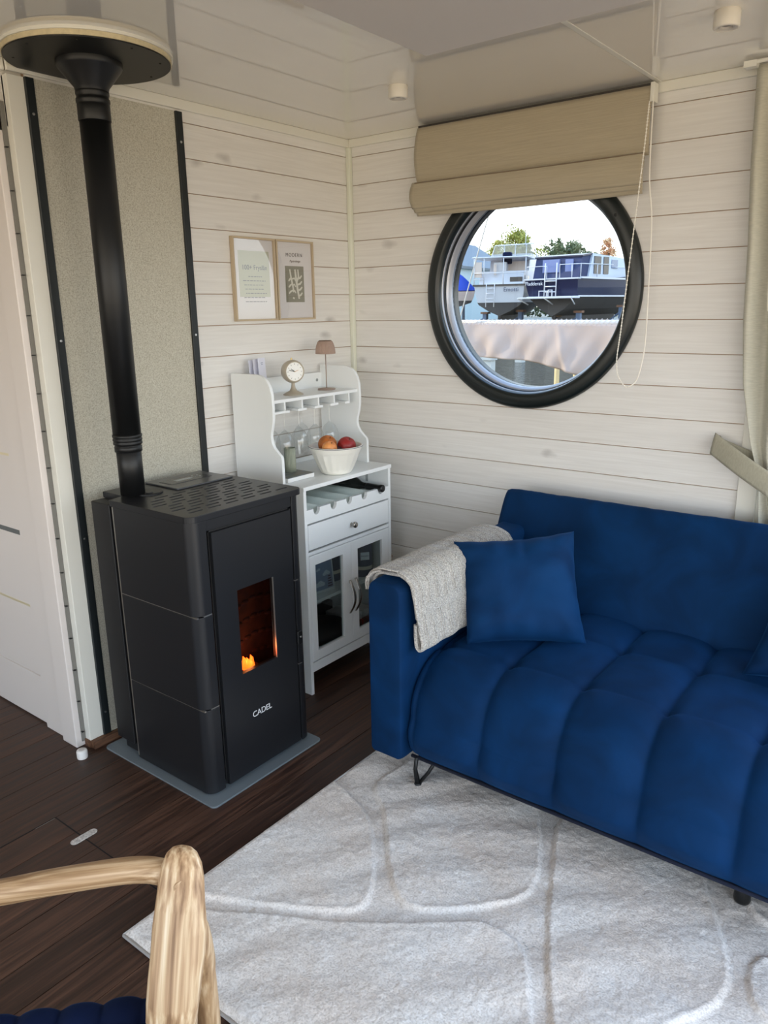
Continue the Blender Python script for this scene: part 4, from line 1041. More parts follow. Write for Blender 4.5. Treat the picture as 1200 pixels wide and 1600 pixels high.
def arm(x0, x1):
    yr, yf, zb, zt = -.14, -1.112, .112, .728
    nseg = 40; poly = []
    W = (x1-x0); cx = (x0+x1)/2
    # cross section in x/z: rounded box; ends closed by shrinking rings
    def sect(s):
        pts = []; hw = W/2*s; r = .036*s
        zt_ = zt-(1-s)*.05; zb_ = zb+(1-s)*.02
        for (px, pz, a0) in ((cx+hw-r, zt_-r, 0), (cx-hw+r, zt_-r, 90), (cx-hw+r*.5, zb_+r*.5, 180), (cx+hw-r*.5, zb_+r*.5, 270)):
            rr = r if a0 < 180 else r*.5
            for i in range(9):
                a = math.radians(a0+90*i/8); pts.append((px+rr*math.cos(a), pz+rr*math.sin(a)))
        return pts
    bm = bm_new(); rings = []
    st = [(yr, .80), (yr-.012, .93), (yr-.03, 1.0)]
    for i in range(1, 30): st.append((yr-.03+(yf+.03-yr+.03)*i/30, 1.0))
    st += [(yf+.03, 1.0), (yf+.016, .985), (yf+.006, .955), (yf+.001, .91), (yf, .86), (yf-.001, .6)]
    for y_, s in st:
        ring = []
        for (a, b) in sect(s):
            n_ = .003*noise.noise(Vector((a*12, y_*10, b*8))); ring.append(bm.verts.new((a+n_, y_, b+n_)))
        rings.append(ring)
    for A, B in zip(rings, rings[1:]):
        for i in range(len(A)): bm.faces.new((A[i], A[(i+1) % len(A)], B[(i+1) % len(A)], B[i]))
    bm.faces.new(rings[0]); bm.faces.new(rings[-1])
    mesh_obj('armrest', bm, BLUE, S, smooth=True)
arm(.962, 1.097); arm(3.10, 3.235)
# back cushion leaning: bottom front at y -.42, top front at -.20
def backc(u, v):
    # u along x (closed ends by pinching), v around section
    x0, x1 = .960, 3.18; e = .035
    x_ = x0+(x1-x0)*u
    s = 1.0
    d_ = min(x_-x0, x1-x_)
    if d_ < e: s = math.sqrt(max(0, 1-(1-d_/e)**2))
    s = .90+.10*s
    a = 2*PI*v
    ca, sa = math.cos(a), math.sin(a)
    p_ = 7.0; k_ = (abs(ca)**p_+abs(sa)**p_)**(-1/p_)
    hx, hz = .072*s, .232*(1-(1-s)*.25)
    lx_, lz_ = ca*k_*hx, sa*k_*hz
    # bulge of the front face
    lx_ *= 1+.22*(1-(lz_/.232)**2)*math.sin(PI*min(1, max(0, (x_-x0)/(x1-x0))))**.3
    wr = .0045*noise.noise(Vector((x_*5, lz_*7, 3))) + .003*noise.noise(Vector((x_*26, lz_*5, 9)))*max(0, lz_/.23)
    lean = math.radians(27)
    cy_, cz_ = -.236, .621
    y_ = cy_-(lx_+wr)*math.cos(lean)+lz_*math.sin(lean)
    z_ = cz_+lz_*math.cos(lean)+(lx_)*math.sin(lean)*.9+wr
    return (x_, y_, z_)
bk = grid('back_cushion', 160, 72, backc, BLUE, S, closed_v=True)
bmx = bm_new(); bmx.from_mesh(bk.data); ed = [e for e in bmx.edges if e.is_boundary]
bmesh.ops.holes_fill(bmx, edges=ed, sides=0); bmx.to_mesh(bk.data); bmx.free()
for p in bk.data.polygons: p.use_smooth = True
bm = bm_new(); box(bm, 1.0, 3.2, -.215, -.15, .12, .70); mesh_obj('back_frame', bm, BLUE, S, bevel=.02, seg=4)
def leg(x, y, s):
    bm = bm_new()
    tube(bm, [(x, y, .022), (x-.012*s, y+.002, .075), (x-.004*s, y+.0, .125)], .007, 10, rs=[.010, .007, .007])
    tube(bm, [(x, y, .022), (x+.03*s, y+.02, .07), (x+.055*s, y+.03, .122)], .006, 10)
    lathe(bm, [(.012, 0), (.013, .004), (.010, .010)], (x, y, .0215), 'z', 16)
    mesh_obj('leg', bm, BLACK, S, smooth=True)
leg(1.135, -1.076, 1); leg(3.0, -1.045, -1); leg(1.13, -.3, 1); leg(3.0, -.3, -1)
bm = bm_new(); lathe(bm, [(.020, .0225), (.022, .030), (.016, .125)], (2.13, -.985, 0), 'z', 24); mesh_obj('centre_leg', bm, BLACK, S, smooth=True)

# scatter cushions
def cushion(M, w_, h_, th, m, label, seed=0, bottom_tuck=0):
    t = thing('scatter_cushion', M.translation, label, 'cushion', 'blue velvet scatter cushions')
    N_ = 44; 
    def surf(sgn):
        def f(u, v):
            a, b = u*2-1, v*2-1
            # pinched corners: sides curve inwards
            px = a*(1-.085*(1-abs(a)**0)*0)*w_/2*(1-.075*(1-b*b)*abs(a)**2*1.0)
            py = b*h_/2*(1-.085*(1-a*a)*abs(b)**2*1.0)
            k = max(0, (1-a**4)*(1-b**4)); z_ = sgn*th/2*(k**.62)
            nn = noise.noise(Vector((a*2.5+seed, b*2.5, sgn)))*.010*k**.5
            edge = max(abs(a), abs(b)); w2 = .004*math.sin((a if abs(b) > abs(a) else b)*19+seed)*max(0, (edge-.5)*2)*(1 if k > 0.001 else .3)
            p = Vector((px, py, z_+nn+w2)); return M @ p
        return f
    bm = bm_new()
    for sgn in (1, -1):
        f = surf(sgn); vs = [[bm.verts.new(f(i/(N_-1), j/(N_-1))) for j in range(N_)] for i in range(N_)]
        for i in range(N_-1):
            for j in range(N_-1):
                q = (vs[i][j], vs[i+1][j], vs[i+1][j+1], vs[i][j+1]); bm.faces.new(q if sgn > 0 else q[::-1])
    bmesh.ops.remove_doubles(bm, verts=bm.verts, dist=.0035)
    mesh_obj('cover', bm, m, t, smooth=True)
    # zip hem along the lower edge
    bm = bm_new(); tube(bm, [M @ Vector((-w_*.30, -h_/2*.925, 0)), M @ Vector((0, -h_/2*.915, 0)), M @ Vector((w_*.30, -h_/2*.925, 0))], .0025, 8); mesh_obj('hem', bm, m, t, smooth=True)
    return t
BL = Vector((1.19, -.865, .468)); BR = Vector((1.520, -.640, .468)); 
xd = (BR-BL).normalized(); 
TLp = Vector((1.045, -.725, .770)); TRp = Vector((1.385, -.480, .806))
up = ((TLp-BL)+(TRp-BR)).normalized()
nrm = xd.cross(up).normalized(); up2 = nrm.cross(xd).normalized()
cen = (BL+BR+TLp+TRp)/4
CUSH = (BL, BR, TLp, TRp)
def cushion4(P4, th, m, label, seed, grp='blue velvet scatter cushions'):
    """cushion with its four corners given (bl, br, tl, tr)"""
    bl, br, tl, tr = P4; c4 = sum(P4, Vector())/4
    n = (br-bl).cross(tl-bl).normalized()
    t = thing('scatter_cushion', c4, label, 'cushion', grp); N_ = 48; bm = bm_new()
    for sgn in (1, -1):
        vs = []
        for i in range(N_):
            row = []
            for j in range(N_):
                a, b = 2*i/(N_-1)-1, 2*j/(N_-1)-1
                ai = a*(1-.07*(1-b*b)); bi = b*(1-.08*(1-a*a))
                u, v = (ai+1)/2, (bi+1)/2
                p = bl*(1-u)*(1-v)+br*u*(1-v)+tl*(1-u)*v+tr*u*v
                k = max(0, (1-a**4)*(1-b**4)); w2 = .0035*math.sin((a if abs(b) > abs(a) else b)*17+seed)*max(0, (max(abs(a), abs(b))-.45)*1.8)
                z_ = sgn*(th/2)*(k**.6)+noise.noise(Vector((a*2.2+seed, b*2.2, sgn*3)))*.012*k**.5+w2
                # crease dimples radiating from the top edge
                z_ -= sgn*.010*math.exp(-((a-.1)/.06)**2-((b-.72)/.16)**2)
                row.append(bm.verts.new(p+n*z_))
            vs.append(row)
        for i in range(N_-1):
            for j in range(N_-1):
                q = (vs[i][j], vs[i+1][j], vs[i+1][j+1], vs[i][j+1]); bm.faces.new(q if sgn > 0 else q[::-1])
    bmesh.ops.remove_doubles(bm, verts=bm.verts, dist=.004)
    mesh_obj('cover', bm, m, t, smooth=True)
    bm = bm_new(); a_ = bl+(br-bl)*.12+(tl-bl)*.035; b_ = bl+(br-bl)*.88+(tr-br)*.035; mid = (a_+b_)/2+(tl-bl)*.012
    tube(bm, smooth_path([a_, mid, b_], 8), .003, 8); mesh_obj('hem', bm, m, t, smooth=True)
BLUE2 = velvet('blue_velvet_cushion', (4, 38, 74), (8, 52, 94))
cushion4(CUSH, .17, BLUE2, 'square blue velvet cushion leaning beside the grey throw', 1.3)
cushion4((Vector((1.985, -.56, .468)), Vector((2.42, -.50, .468)), Vector((2.045, -.42, .80)), Vector((2.46, -.36, .83))), .15, BLUE2, 'blue velvet cushion at the right edge of the photo, only a sliver showing', 4.1)

# throw over the arm -----------------------------------------------------
knit = bpy.data.materials.new('grey_knit'); knit.use_nodes = True; nt = knit.node_tree; b = nt.nodes['Principled BSDF']; b.inputs['Roughness'].default_value = .95; b.inputs['Specular IOR Level'].default_value = .05; b.inputs['Sheen Weight'].default_value = .4
tc = nd(nt, 'ShaderNodeTexCoord'); n = nd(nt, 'ShaderNodeTexNoise'); n.inputs['Scale'].default_value = 260; n.inputs['Detail'].default_value = 3; nt.links.new(tc.outputs['Object'], n.inputs['Vector'])
wv = nd(nt, 'ShaderNodeTexWave', wave_type='BANDS', bands_direction='Y'); wv.inputs['Scale'].default_value = 32; wv.inputs['Distortion'].default_value = 1.2; wv.inputs['Detail'].default_value = 1; nt.links.new(tc.outputs['Object'], wv.inputs['Vector'])
r = ramp(nt, [(.3, lin((134, 128, 122))), (.5, lin((182, 176, 168))), (.72, lin((222, 218, 210)))]); nt.links.new(n.outputs['Fac'], r.inputs['Fac']); nt.links.new(r.outputs[0], b.inputs['Base Color'])
ad = nd(nt, 'ShaderNodeMath', operation='MULTIPLY_ADD'); ad.inputs[1].default_value = .8; nt.links.new(wv.outputs['Fac'], ad.inputs[0]); nt.links.new(n.outputs['Fac'], ad.inputs[2])
bp = nd(nt, 'ShaderNodeBump'); bp.inputs['Strength'].default_value = .8; bp.inputs['Distance'].default_value = .004; nt.links.new(ad.outputs[0], bp.inputs['Height']); nt.links.new(bp.outputs[0], b.inputs['Normal'])
T = thing('throw_blanket', (1.05, -.8, .73), 'grey ribbed knitted throw draped over the left sofa arm', 'blanket')
def drape(off, yf, yb, zin, zout, fold):
    rib = .0026 if fold else 0
    path = [(.956-off, zout), (.955-off, .700), (.962-off*.7, .722+off*.6), (.985, .7335+off), (1.03, .735+off), (1.07, .734+off), (1.094+off*.7, .722+off*.6), (1.104+off, .700), (1.112+off, .64), (1.118+off, .605), (1.126+off, zin+.05), (1.134+off, zin+.02)]
    if fold: path += [(1.132+off, zin+.002), (1.122+off, zin-.006), (1.110+off, zin+.004), (1.106+off, zin+.03), (1.106+off, zin+.08)]
    pp_ = smooth_path([(p[0], 0, p[1]) for p in path], 6)
    n_ = len(pp_)
    def f(u, v):
        i = int(round(u*(n_-1))); p = pp_[i]
        low = max(0, (.70-p.z)/.25) if p.x > 1.05 else 0
        y0 = yf+.012*low; y1 = yb-.02*low
        y_ = y0+(y1-y0)*v
        w_ = .006*noise.noise(Vector((p.x*20, y_*9, p.z*9)))+.003*math.sin(y_*60+p.z*10)*low
        lift = .014*math.exp(-((v-0)/.05)**2)*0
        rb_ = rib*math.cos(y_*2*PI/.0125+3*math.sin(y_*8))
        return (p.x+(w_+rb_ if p.z < .72 else 0), y_, p.z+(w_*.7+rb_ if p.z > .72 else 0)-.05*low*0+.03*low*(1-v)*0 + (-.012*v if (p.z < .5) else 0))
    return f, n_
f, n_ = drape(.005, -1.06, -.42, .60, .69, False); grid('under_layer', n_, 60, f, knit, T, solid=.009)
f, n_ = drape(.019, -1.078, -.44, .512, .675, True); grid('top_layer', n_, 330, f, knit, T, solid=.010)

# ------------------------------------------------------------------ rug
RX0, RX1, RY0, RY1, RZ = .885, 3.05, -2.04, -.48, .021
POLYS = [
 [(.989, -1.253), (1.08, -1.279), (1.184, -1.374), (1.285, -1.501), (1.327, -1.571), (1.327, -1.626), (1.272, -1.67), (1.172, -1.73), (1.049, -1.79), (.926, -1.854), (.84, -1.89), (.80, -1.2), (.92, -1.225)],
 [(1.031, -1.018), (1.001, -1.128), (1.033, -1.188), (1.123, -1.247), (1.213, -1.352), (1.306, -1.462), (1.378, -1.523), (1.434, -1.535), (1.526, -1.477), (1.599, -1.402), (1.659, -1.325), (1.661, -1.245), (1.617, -1.132), (1.551, -1.019), (1.5, -.908), (1.42, -.66), (1.1, -.66), (1.03, -.9)],
 [(1.596, -.986), (1.619, -1.052), (1.676, -1.186), (1.732, -1.324), (1.799, -1.468), (1.884, -1.628), (1.94, -1.69), (2.02, -1.66), (2.101, -1.465), (2.159, -1.381), (2.175, -1.29), (2.159, -1.217), (2.098, -1.092), (2.028, -.972), (1.95, -.72), (1.58, -.72)],
 [(.80, -1.95), (.964, -1.885), (1.132, -1.781), (1.305, -1.688), (1.508, -1.542), (1.604, -1.46), (1.679, -1.454), (1.731, -1.463), (1.775, -1.521), (1.823, -1.602), (1.852, -1.652), (1.93, -1.78), (1.95, -2.2), (.80, -2.2)],
 [(3.2, -1.0), (2.4, -1.06), (2.226, -1.131), (2.198, -1.178), (2.205, -1.251), (2.237, -1.323), (2.4, -1.36), (3.2, -1.32)],
 [(2.12, -.96), (2.2, -1.05), (2.4, -1.0), (3.2, -.92), (3.2, -.4), (2.0, -.4)],
 [(2.15, -1.5), (2.3, -1.42), (3.2, -1.40), (3.2, -2.2), (2.05, -2.2), (2.0, -1.85)]]
def chaikin(p):
    o = []
    for a, b in zip(p, p[1:]+p[:1]): o += [(a[0]*.75+b[0]*.25, a[1]*.75+b[1]*.25), (a[0]*.25+b[0]*.75, a[1]*.25+b[1]*.75)]
    return o
STEP = .0062
nx, ny = int((RX1-RX0)/STEP), int((RY1-RY0)/STEP)
X, Y = np.meshgrid(np.linspace(RX0, RX1, nx), np.linspace(RY0, RY1, ny), indexing='ij')
best = np.full(X.shape, -1.0)
for P_ in POLYS:
    P_ = np.array(chaikin(chaikin(P_))); D = np.full(X.shape, 9.0); ins = np.zeros(X.shape, bool)
    for a, b in zip(P_, np.roll(P_, -1, 0)):
        dx, dy = b-a; L2 = dx*dx+dy*dy+1e-12; tt = np.clip(((X-a[0])*dx+(Y-a[1])*dy)/L2, 0, 1)
        D = np.minimum(D, np.hypot(X-a[0]-tt*dx, Y-a[1]-tt*dy))
        c_ = (a[1] > Y) != (b[1] > Y); xi = (b[0]-a[0])*(Y-a[1])/(b[1]-a[1]+1e-12)+a[0]; ins ^= c_ & (X < xi)
    best = np.maximum(best, np.where(ins, D, -D))
rng = np.random.default_rng(4)
def vnoise(X, Y, f, seed):
    r_ = np.random.default_rng(seed); g = r_.random((220, 220)); u = (X*f) % 219; v = (Y*f) % 219; i = u.astype(int); j = v.astype(int); fu, fv = u-i, v-j
    fu = fu*fu*(3-2*fu); fv = fv*fv*(3-2*fv)
    return (g[i, j]*(1-fu)*(1-fv)+g[i+1, j]*fu*(1-fv)+g[i, j+1]*(1-fu)*fv+g[i+1, j+1]*fu*fv)
smooth01 = lambda t: np.clip(t, 0, 1)**2*(3-2*np.clip(t, 0, 1))
H = .0092*smooth01((best+.006)/.012)
H += .0016*np.exp(-((best-.008)/.007)**2)
H += .0020*(vnoise(X, Y, 28, 1)-.5)+.0022*(vnoise(X+Y*.4, Y, 70, 2)-.5)+.0022*(rng.random(X.shape)-.5)
# soft waves left by use
H += .0036*np.sin((X*.75-Y*.66)*36+2.2*vnoise(X, Y, 3, 5)*3)*vnoise(X, Y, 4, 6)
ed = np.minimum(np.minimum(X-RX0, RX1-X), np.minimum(Y-RY0, RY1-Y))
Z = .007+(H+.006)*smooth01(ed/.012)**.6
Xj = X+rng.normal(0, .0008, X.shape)*(ed > .004)+.003*(vnoise(X, Y, 40, 8)-.5)*(ed < .01); Yj = Y+rng.normal(0, .0008, X.shape)*(ed > .004)+.004*(vnoise(X, Y, 45, 9)-.5)*(ed < .01)
V = np.stack([Xj, Yj, Z], -1).reshape(-1, 3); idx = np.arange(nx*ny).reshape(nx, ny)
F = np.stack([idx[:-1, :-1], idx[1:, :-1], idx[1:, 1:], idx[:-1, 1:]], -1).reshape(-1, 4)
me = bpy.data.meshes.new('rug_pile'); me.vertices.add(len(V)); me.vertices.foreach_set('co', V.ravel()); me.loops.add(F.size); me.loops.foreach_set('vertex_index', F.ravel().astype(np.int32))
me.polygons.add(len(F)); me.polygons.foreach_set('loop_start', (np.arange(len(F))*4).astype(np.int32)); me.polygons.foreach_set('loop_total', np.full(len(F), 4, np.int32)); me.update(calc_edges=True)
me.polygons.foreach_set('use_smooth', [True]*len(me.polygons))
rm = bpy.data.materials.new('pale_pile'); rm.use_nodes = True; nt = rm.node_tree; b = nt.nodes['Principled BSDF']; b.inputs['Roughness'].default_value = .95; b.inputs['Specular IOR Level'].default_value = .08; b.inputs['Sheen Weight'].default_value = .25
tc = nd(nt, 'ShaderNodeTexCoord'); n = nd(nt, 'ShaderNodeTexNoise'); n.inputs['Scale'].default_value = 190; n.inputs['Detail'].default_value = 3; nt.links.new(tc.outputs['Object'], n.inputs['Vector'])
n2 = nd(nt, 'ShaderNodeTexNoise'); n2.inputs['Scale'].default_value = 5; n2.inputs['Detail'].default_value = 4; nt.links.new(tc.outputs['Object'], n2.inputs['Vector'])
r = ramp(nt, [(.28, lin((200, 193, 186))), (.5, lin((228, 222, 216))), (.75, lin((243, 239, 234)))]); nt.links.new(n.outputs['Fac'], r.inputs['Fac'])
r2 = ramp(nt, [(.35, (.96, .90, .85, 1)), (.65, (1, 1, 1, 1))]); nt.links.new(n2.outputs['Fac'], r2.inputs['Fac'])  # warm patches of diffused sunlight put into the pile colour
mx = nd(nt, 'ShaderNodeMix', data_type='RGBA', blend_type='MULTIPLY'); mx.inputs['Factor'].default_value = 1; nt.links.new(r.outputs[0], mx.inputs[6]); nt.links.new(r2.outputs[0], mx.inputs[7]); nt.links.new(mx.outputs[2], b.inputs['Base Color'])
bp = nd(nt, 'ShaderNodeBump'); bp.inputs['Strength'].default_value = .45; bp.inputs['Distance'].default_value = .004; nt.links.new(n.outputs['Fac'], bp.inputs['Height']); nt.links.new(bp.outputs[0], b.inputs['Normal'])
me.materials.append(rm)
RG = thing('rug', ((RX0+RX1)/2, (RY0+RY1)/2, 0), 'pale grey shaggy rug with carved pebble outlines, lying under the blue sofa', 'rug')
o = bpy.data.objects.new('pile', me); C.objects.link(o); o.parent = RG; o.matrix_parent_inverse = Matrix.Translation(-RG.location)
bm = bm_new(); box(bm, RX0-.001, RX1+.001, RY0-.003, RY1+.001, .0005, .0085); mesh_obj('backing', bm, mat('rug_backing', (176, 172, 166), .9), RG)
bm = bm_new(); tube(bm, [(RX0-.001, RY0-.003, .006), (RX1, RY0-.003, .006)], .0045, 8); tube(bm, [(RX0-.001, RY0-.003, .006), (RX0-.001, RY1, .006)], .0045, 8); mesh_obj('bound_edge', bm, mat('rug_edge', (200, 198, 196), .9), RG, smooth=True)

# ------------------------------------------------------------------ floor hatch, latch, puck
t = thing('floor_hatch', (.28, -1.886, 0), 'hatch in the dark plank floor with black joint and worn metal latch', 'hatch')
bm = bm_new(); box(bm, .2785, .2825, -2.9, -1.884, -.003, .0008); box(bm, .2785, .95, -1.8875, -1.884, -.003, .0008); mesh_obj('joint', bm, DARKGAP, t)
bm = bm_new(); box(bm, .2835, .285, -1.955, -1.89, -.002, .0012); mesh_obj('edge_metal', bm, CHROME, t)
pts = rrect(.4275, .4545, -1.927, -1.840, .0133, 8)
bm = bm_new(); prism(bm, pts, 'z', 0, .0018)
for z_ in (-1.908, -1.86): lathe(bm, [(.005, .0018), (.0045, .003), (0, .003)], (.441, z_, 0), 'z', 14)
mesh_obj('latch', bm, mat('worn_latch', (206, 200, 194), .45, metal=.35, var=.35, vscale=140), t, bevel=.0006)
t = thing('door_stop', (.037, -1.645, 0), 'small white round door stop on the floor at the foot of the corner post', 'door stop')
bm = bm_new(); lathe(bm, [(.018, 0), (.019, .004), (.019, .026), (.017, .031), (.010, .032)], (.037, -1.640, 0), 'z', 32, close=False); mesh_obj('housing', bm, mat('puck_white', (232, 228, 224), .4), t, smooth=True)
bm = bm_new(); lathe(bm, [(.0105, .032), (.009, .030), (0, .030)], (.037, -1.640, 0), 'z', 24); mesh_obj('screw_cap', bm, mat('puck_cap', (206, 200, 196), .4), t)

# ------------------------------------------------------------------ oak armchair in the lower left
U_ = Vector((-.687, -.726, 0)); Nn = Vector((.726, -.687, 0))
A0 = Vector((1.545, -2.316, 0))
CH = thing('armchair', A0+U_*.25+Nn*.25, 'limed oak armchair with rounded arm end and navy tufted seat, in the lower left corner', 'chair')
def superpost(path, radii, nm, rotdeg=0, n=28, pw=2.6):
    """swept flat-oval member; radii = (half width along U, half depth along N)"""
    bm = bm_new(); rings = []
    for (p, (ra, rb), tw) in zip(path, radii, [rotdeg]*len(path)):
        a0 = math.radians(tw); ax = U_*math.cos(a0)+Nn*math.sin(a0); ay = -U_*math.sin(a0)+Nn*math.cos(a0); ring = []
        for k in range(n):
            a = 2*PI*k/n; ca, sa = math.cos(a), math.sin(a); q = (abs(ca)**pw+abs(sa)**pw)**(-1/pw)
            ring.append(bm.verts.new(Vector(p)+ax*ra*ca*q+ay*rb*sa*q))
        rings.append(ring)
    for a, b in zip(rings, rings[1:]):
        for i in range(n): bm.faces.new((a[i], a[(i+1) % n], b[(i+1) % n], b[i]))
    bm.faces.new(rings[0]); bm.faces.new(rings[-1])
    return mesh_obj(nm, bm, OAKP, CH, smooth=True)
def chair_side(off, k):
    o_ = Nn*off
    P3 = [(1.506, -2.272, .714), (1.508, -2.274, .712), (1.511, -2.277, .706), (1.517, -2.283, .692), (1.524, -2.291, .672), (1.536, -2.306, .642), (1.546, -2.318, .612), (1.555, -2.331, .58), (1.562, -2.345, .55), (1.569, -2.358, .52), (1.572, -2.366, .49), (1.566, -2.36, .45), (1.556, -2.345, .40), (1.545, -2.325, .33)]
    RR = [(.010, .006), (.018, .010), (.026, .014), (.033, .019), (.037, .022), (.040, .024), (.044, .025), (.044, .026), (.043, .026), (.042, .026), (.040, .026), (.036, .025), (.030, .022), (.022, .018)]
    superpost([Vector(p)+o_ for p in P3], RR, 'arm_end', -14)
    bm = bm_new(); q = [Vector(p)+o_ for p in ((1.548, -2.306, .615), (1.546, -2.288, .57), (1.520, -2.262, .46), (1.504, -2.248, .30), (1.49, -2.235, .012), (1.489, -2.234, 0.0005))]
    if off: q[-1].z = q[-1].z
    tube(bm, smooth_path(q, 6), .02, 16, rs=[(.026, .019)]*6+[(.025, .019)]*6+[(.022, .018)]*6+[(.019, .017)]*6+[(.015, .014)]*6+[(.015, .014)])
    mesh_obj('leg', bm, OAK, CH, smooth=True)
    bm = bm_new(); q = [Vector(p)+o_ for p in ((1.535, -2.296, .662), (1.49, -2.293, .668), (1.44, -2.325, .672), (1.36, -2.410, .668), (1.295, -2.480, .660), (1.20, -2.59, .655), (1.13, -2.68, .662))]
    sp = smooth_path(q, 8); tube(bm, sp, .02, 20, rs=[(.019+.002*math.sin(i*.1), .0215) for i in range(len(sp))]); mesh_obj('armrest', bm, OAKR, CH, smooth=True)
    bm = bm_new(); q = [A0+U_*.50+o_+Vector((0, 0, 0.0005)), A0+U_*.50+o_+Vector((0, 0, .42)), A0+U_*.53+o_+Vector((0, 0, .66)), A0+U_*.57+o_+Vector((0, 0, .80))]
    sp = smooth_path(q, 8); tube(bm, sp, .02, 16, rs=[.016+.006*min(1, i/8) for i in range(len(sp))]); mesh_obj('leg', bm, OAK, CH, smooth=True)
chair_side(0, 0); chair_side(.52, 1)
bm = bm_new(); b0 = A0+U_*.57; q = [b0+Vector((0, 0, .77)), b0+Nn*.13+U_*.04+Vector((0, 0, .79)), b0+Nn*.26+U_*.055+Vector((0, 0, .795)), b0+Nn*.39+U_*.04+Vector((0, 0, .79)), b0+Nn*.52+Vector((0, 0, .77))]
tube(bm, smooth_path(q, 8), .02, 14, rs=[(.012, .035)]*33); mesh_obj('top_rail', bm, OAK, CH, smooth=True)
bm = bm_new()
M0 = Matrix(((Nn.x, U_.x, 0, 0), (Nn.y, U_.y, 0, 0), (0, 0, 1, 0), (0, 0, 0, 1)))
SO = Vector((1.515, -2.298, 0))
MS = Matrix.Translation(SO) @ Matrix(((Nn.x, U_.x, 0, 0), (Nn.y, U_.y, 0, 0), (0, 0, 1, 0), (0, 0, 0, 1)))
obox(bm, MS @ Matrix.Translation((.02, .25, .395)), .022, .46, .05); obox(bm, MS @ Matrix.Translation((.50, .25, .395)), .022, .46, .05); obox(bm, MS @ Matrix.Translation((.26, .02, .395)), .46, .022, .05); obox(bm, MS @ Matrix.Translation((.26, .48, .395)), .46, .022, .05)
obox(bm, MS @ Matrix.Translation((.26, .25, .412)), .46, .46, .012)
mesh_obj('seat_frame', bm, OAK, CH, bevel=.004)
def seatc(u, v):
    a, b = u*.53-.005, v*.50-.0
    px, py = a/.066, b/.066
    dx, dy = abs(px-round(px)), abs(py-round(py))
    dent = math.exp(-((dx*dx+dy*dy)/.035))
    puff = abs(math.sin(PI*px))**.6*abs(math.sin(PI*py))**.6
    e = min(a+.005, .525-a, b, .5-b); rnd_ = math.sqrt(max(0, 1-(1-min(1, e/.026))**2))
    return MS @ Vector((a, b, .424+.036*rnd_+.014*puff*rnd_-.010*dent*rnd_))
grid('seat_cushion', 110, 104, seatc, NAVY, CH)

# ------------------------------------------------------------------ outside: water, quay, boats
WAT = bpy.data.materials.new('harbour_water'); WAT.use_nodes = True; nt = WAT.node_tree; b = nt.nodes['Principled BSDF']; b.inputs['Base Color'].default_value = lin((40, 38, 32)); b.inputs['Roughness'].default_value = .05; b.inputs['Specular IOR Level'].default_value = .22
tc = nd(nt, 'ShaderNodeTexCoord'); mp = nd(nt, 'ShaderNodeMapping'); mp.inputs['Scale'].default_value = (1.0, 1.6, 1); nt.links.new(tc.outputs['Object'], mp.inputs[0])
n = nd(nt, 'ShaderNodeTexNoise'); n.inputs['Scale'].default_value = 3.2; n.inputs['Detail'].default_value = 4; n.inputs['Distortion'].default_value = 1.0; nt.links.new(mp.outputs[0], n.inputs['Vector'])
bp = nd(nt, 'ShaderNodeBump'); bp.inputs['Strength'].default_value = 1; bp.inputs['Distance'].default_value = 1.3; nt.links.new(n.outputs['Fac'], bp.inputs['Height']); nt.links.new(bp.outputs[0], b.inputs['Normal'])
bm = bm_new(); box(bm, -70, 40, .6, 37, -.9, -.6)
tag(mesh_obj('harbour_water', bm, WAT), 'dark rippled harbour water seen low through the porthole', 'water', kind='stuff')
bm = bm_new(); box(bm, -140, 60, 37, 220, -1.2, .42); box(bm, -90, 40, 36.8, 37, -1.2, .5)
struct(mesh_obj('ground', bm, mat('gravel_quay', (150, 146, 134), .95, var=.25, vscale=1.2)))
# unseen wooden deck added outside the glazing to bounce warm light upwards
bm = bm_new(); box(bm, XR+.08, XR+2.2, YF-2, 1.2, -.12, -.04); box(bm, XL-.08, XR+.08, YF-2.2, YF-.08, -.12, -.04); box(bm, 1.93, XR+.08, .09, .55, -.12, -.04)
struct(mesh_obj('floor_bounce_deck', bm, mat('bounce_deck', (176, 140, 104), .8, var=.2, vscale=4)))

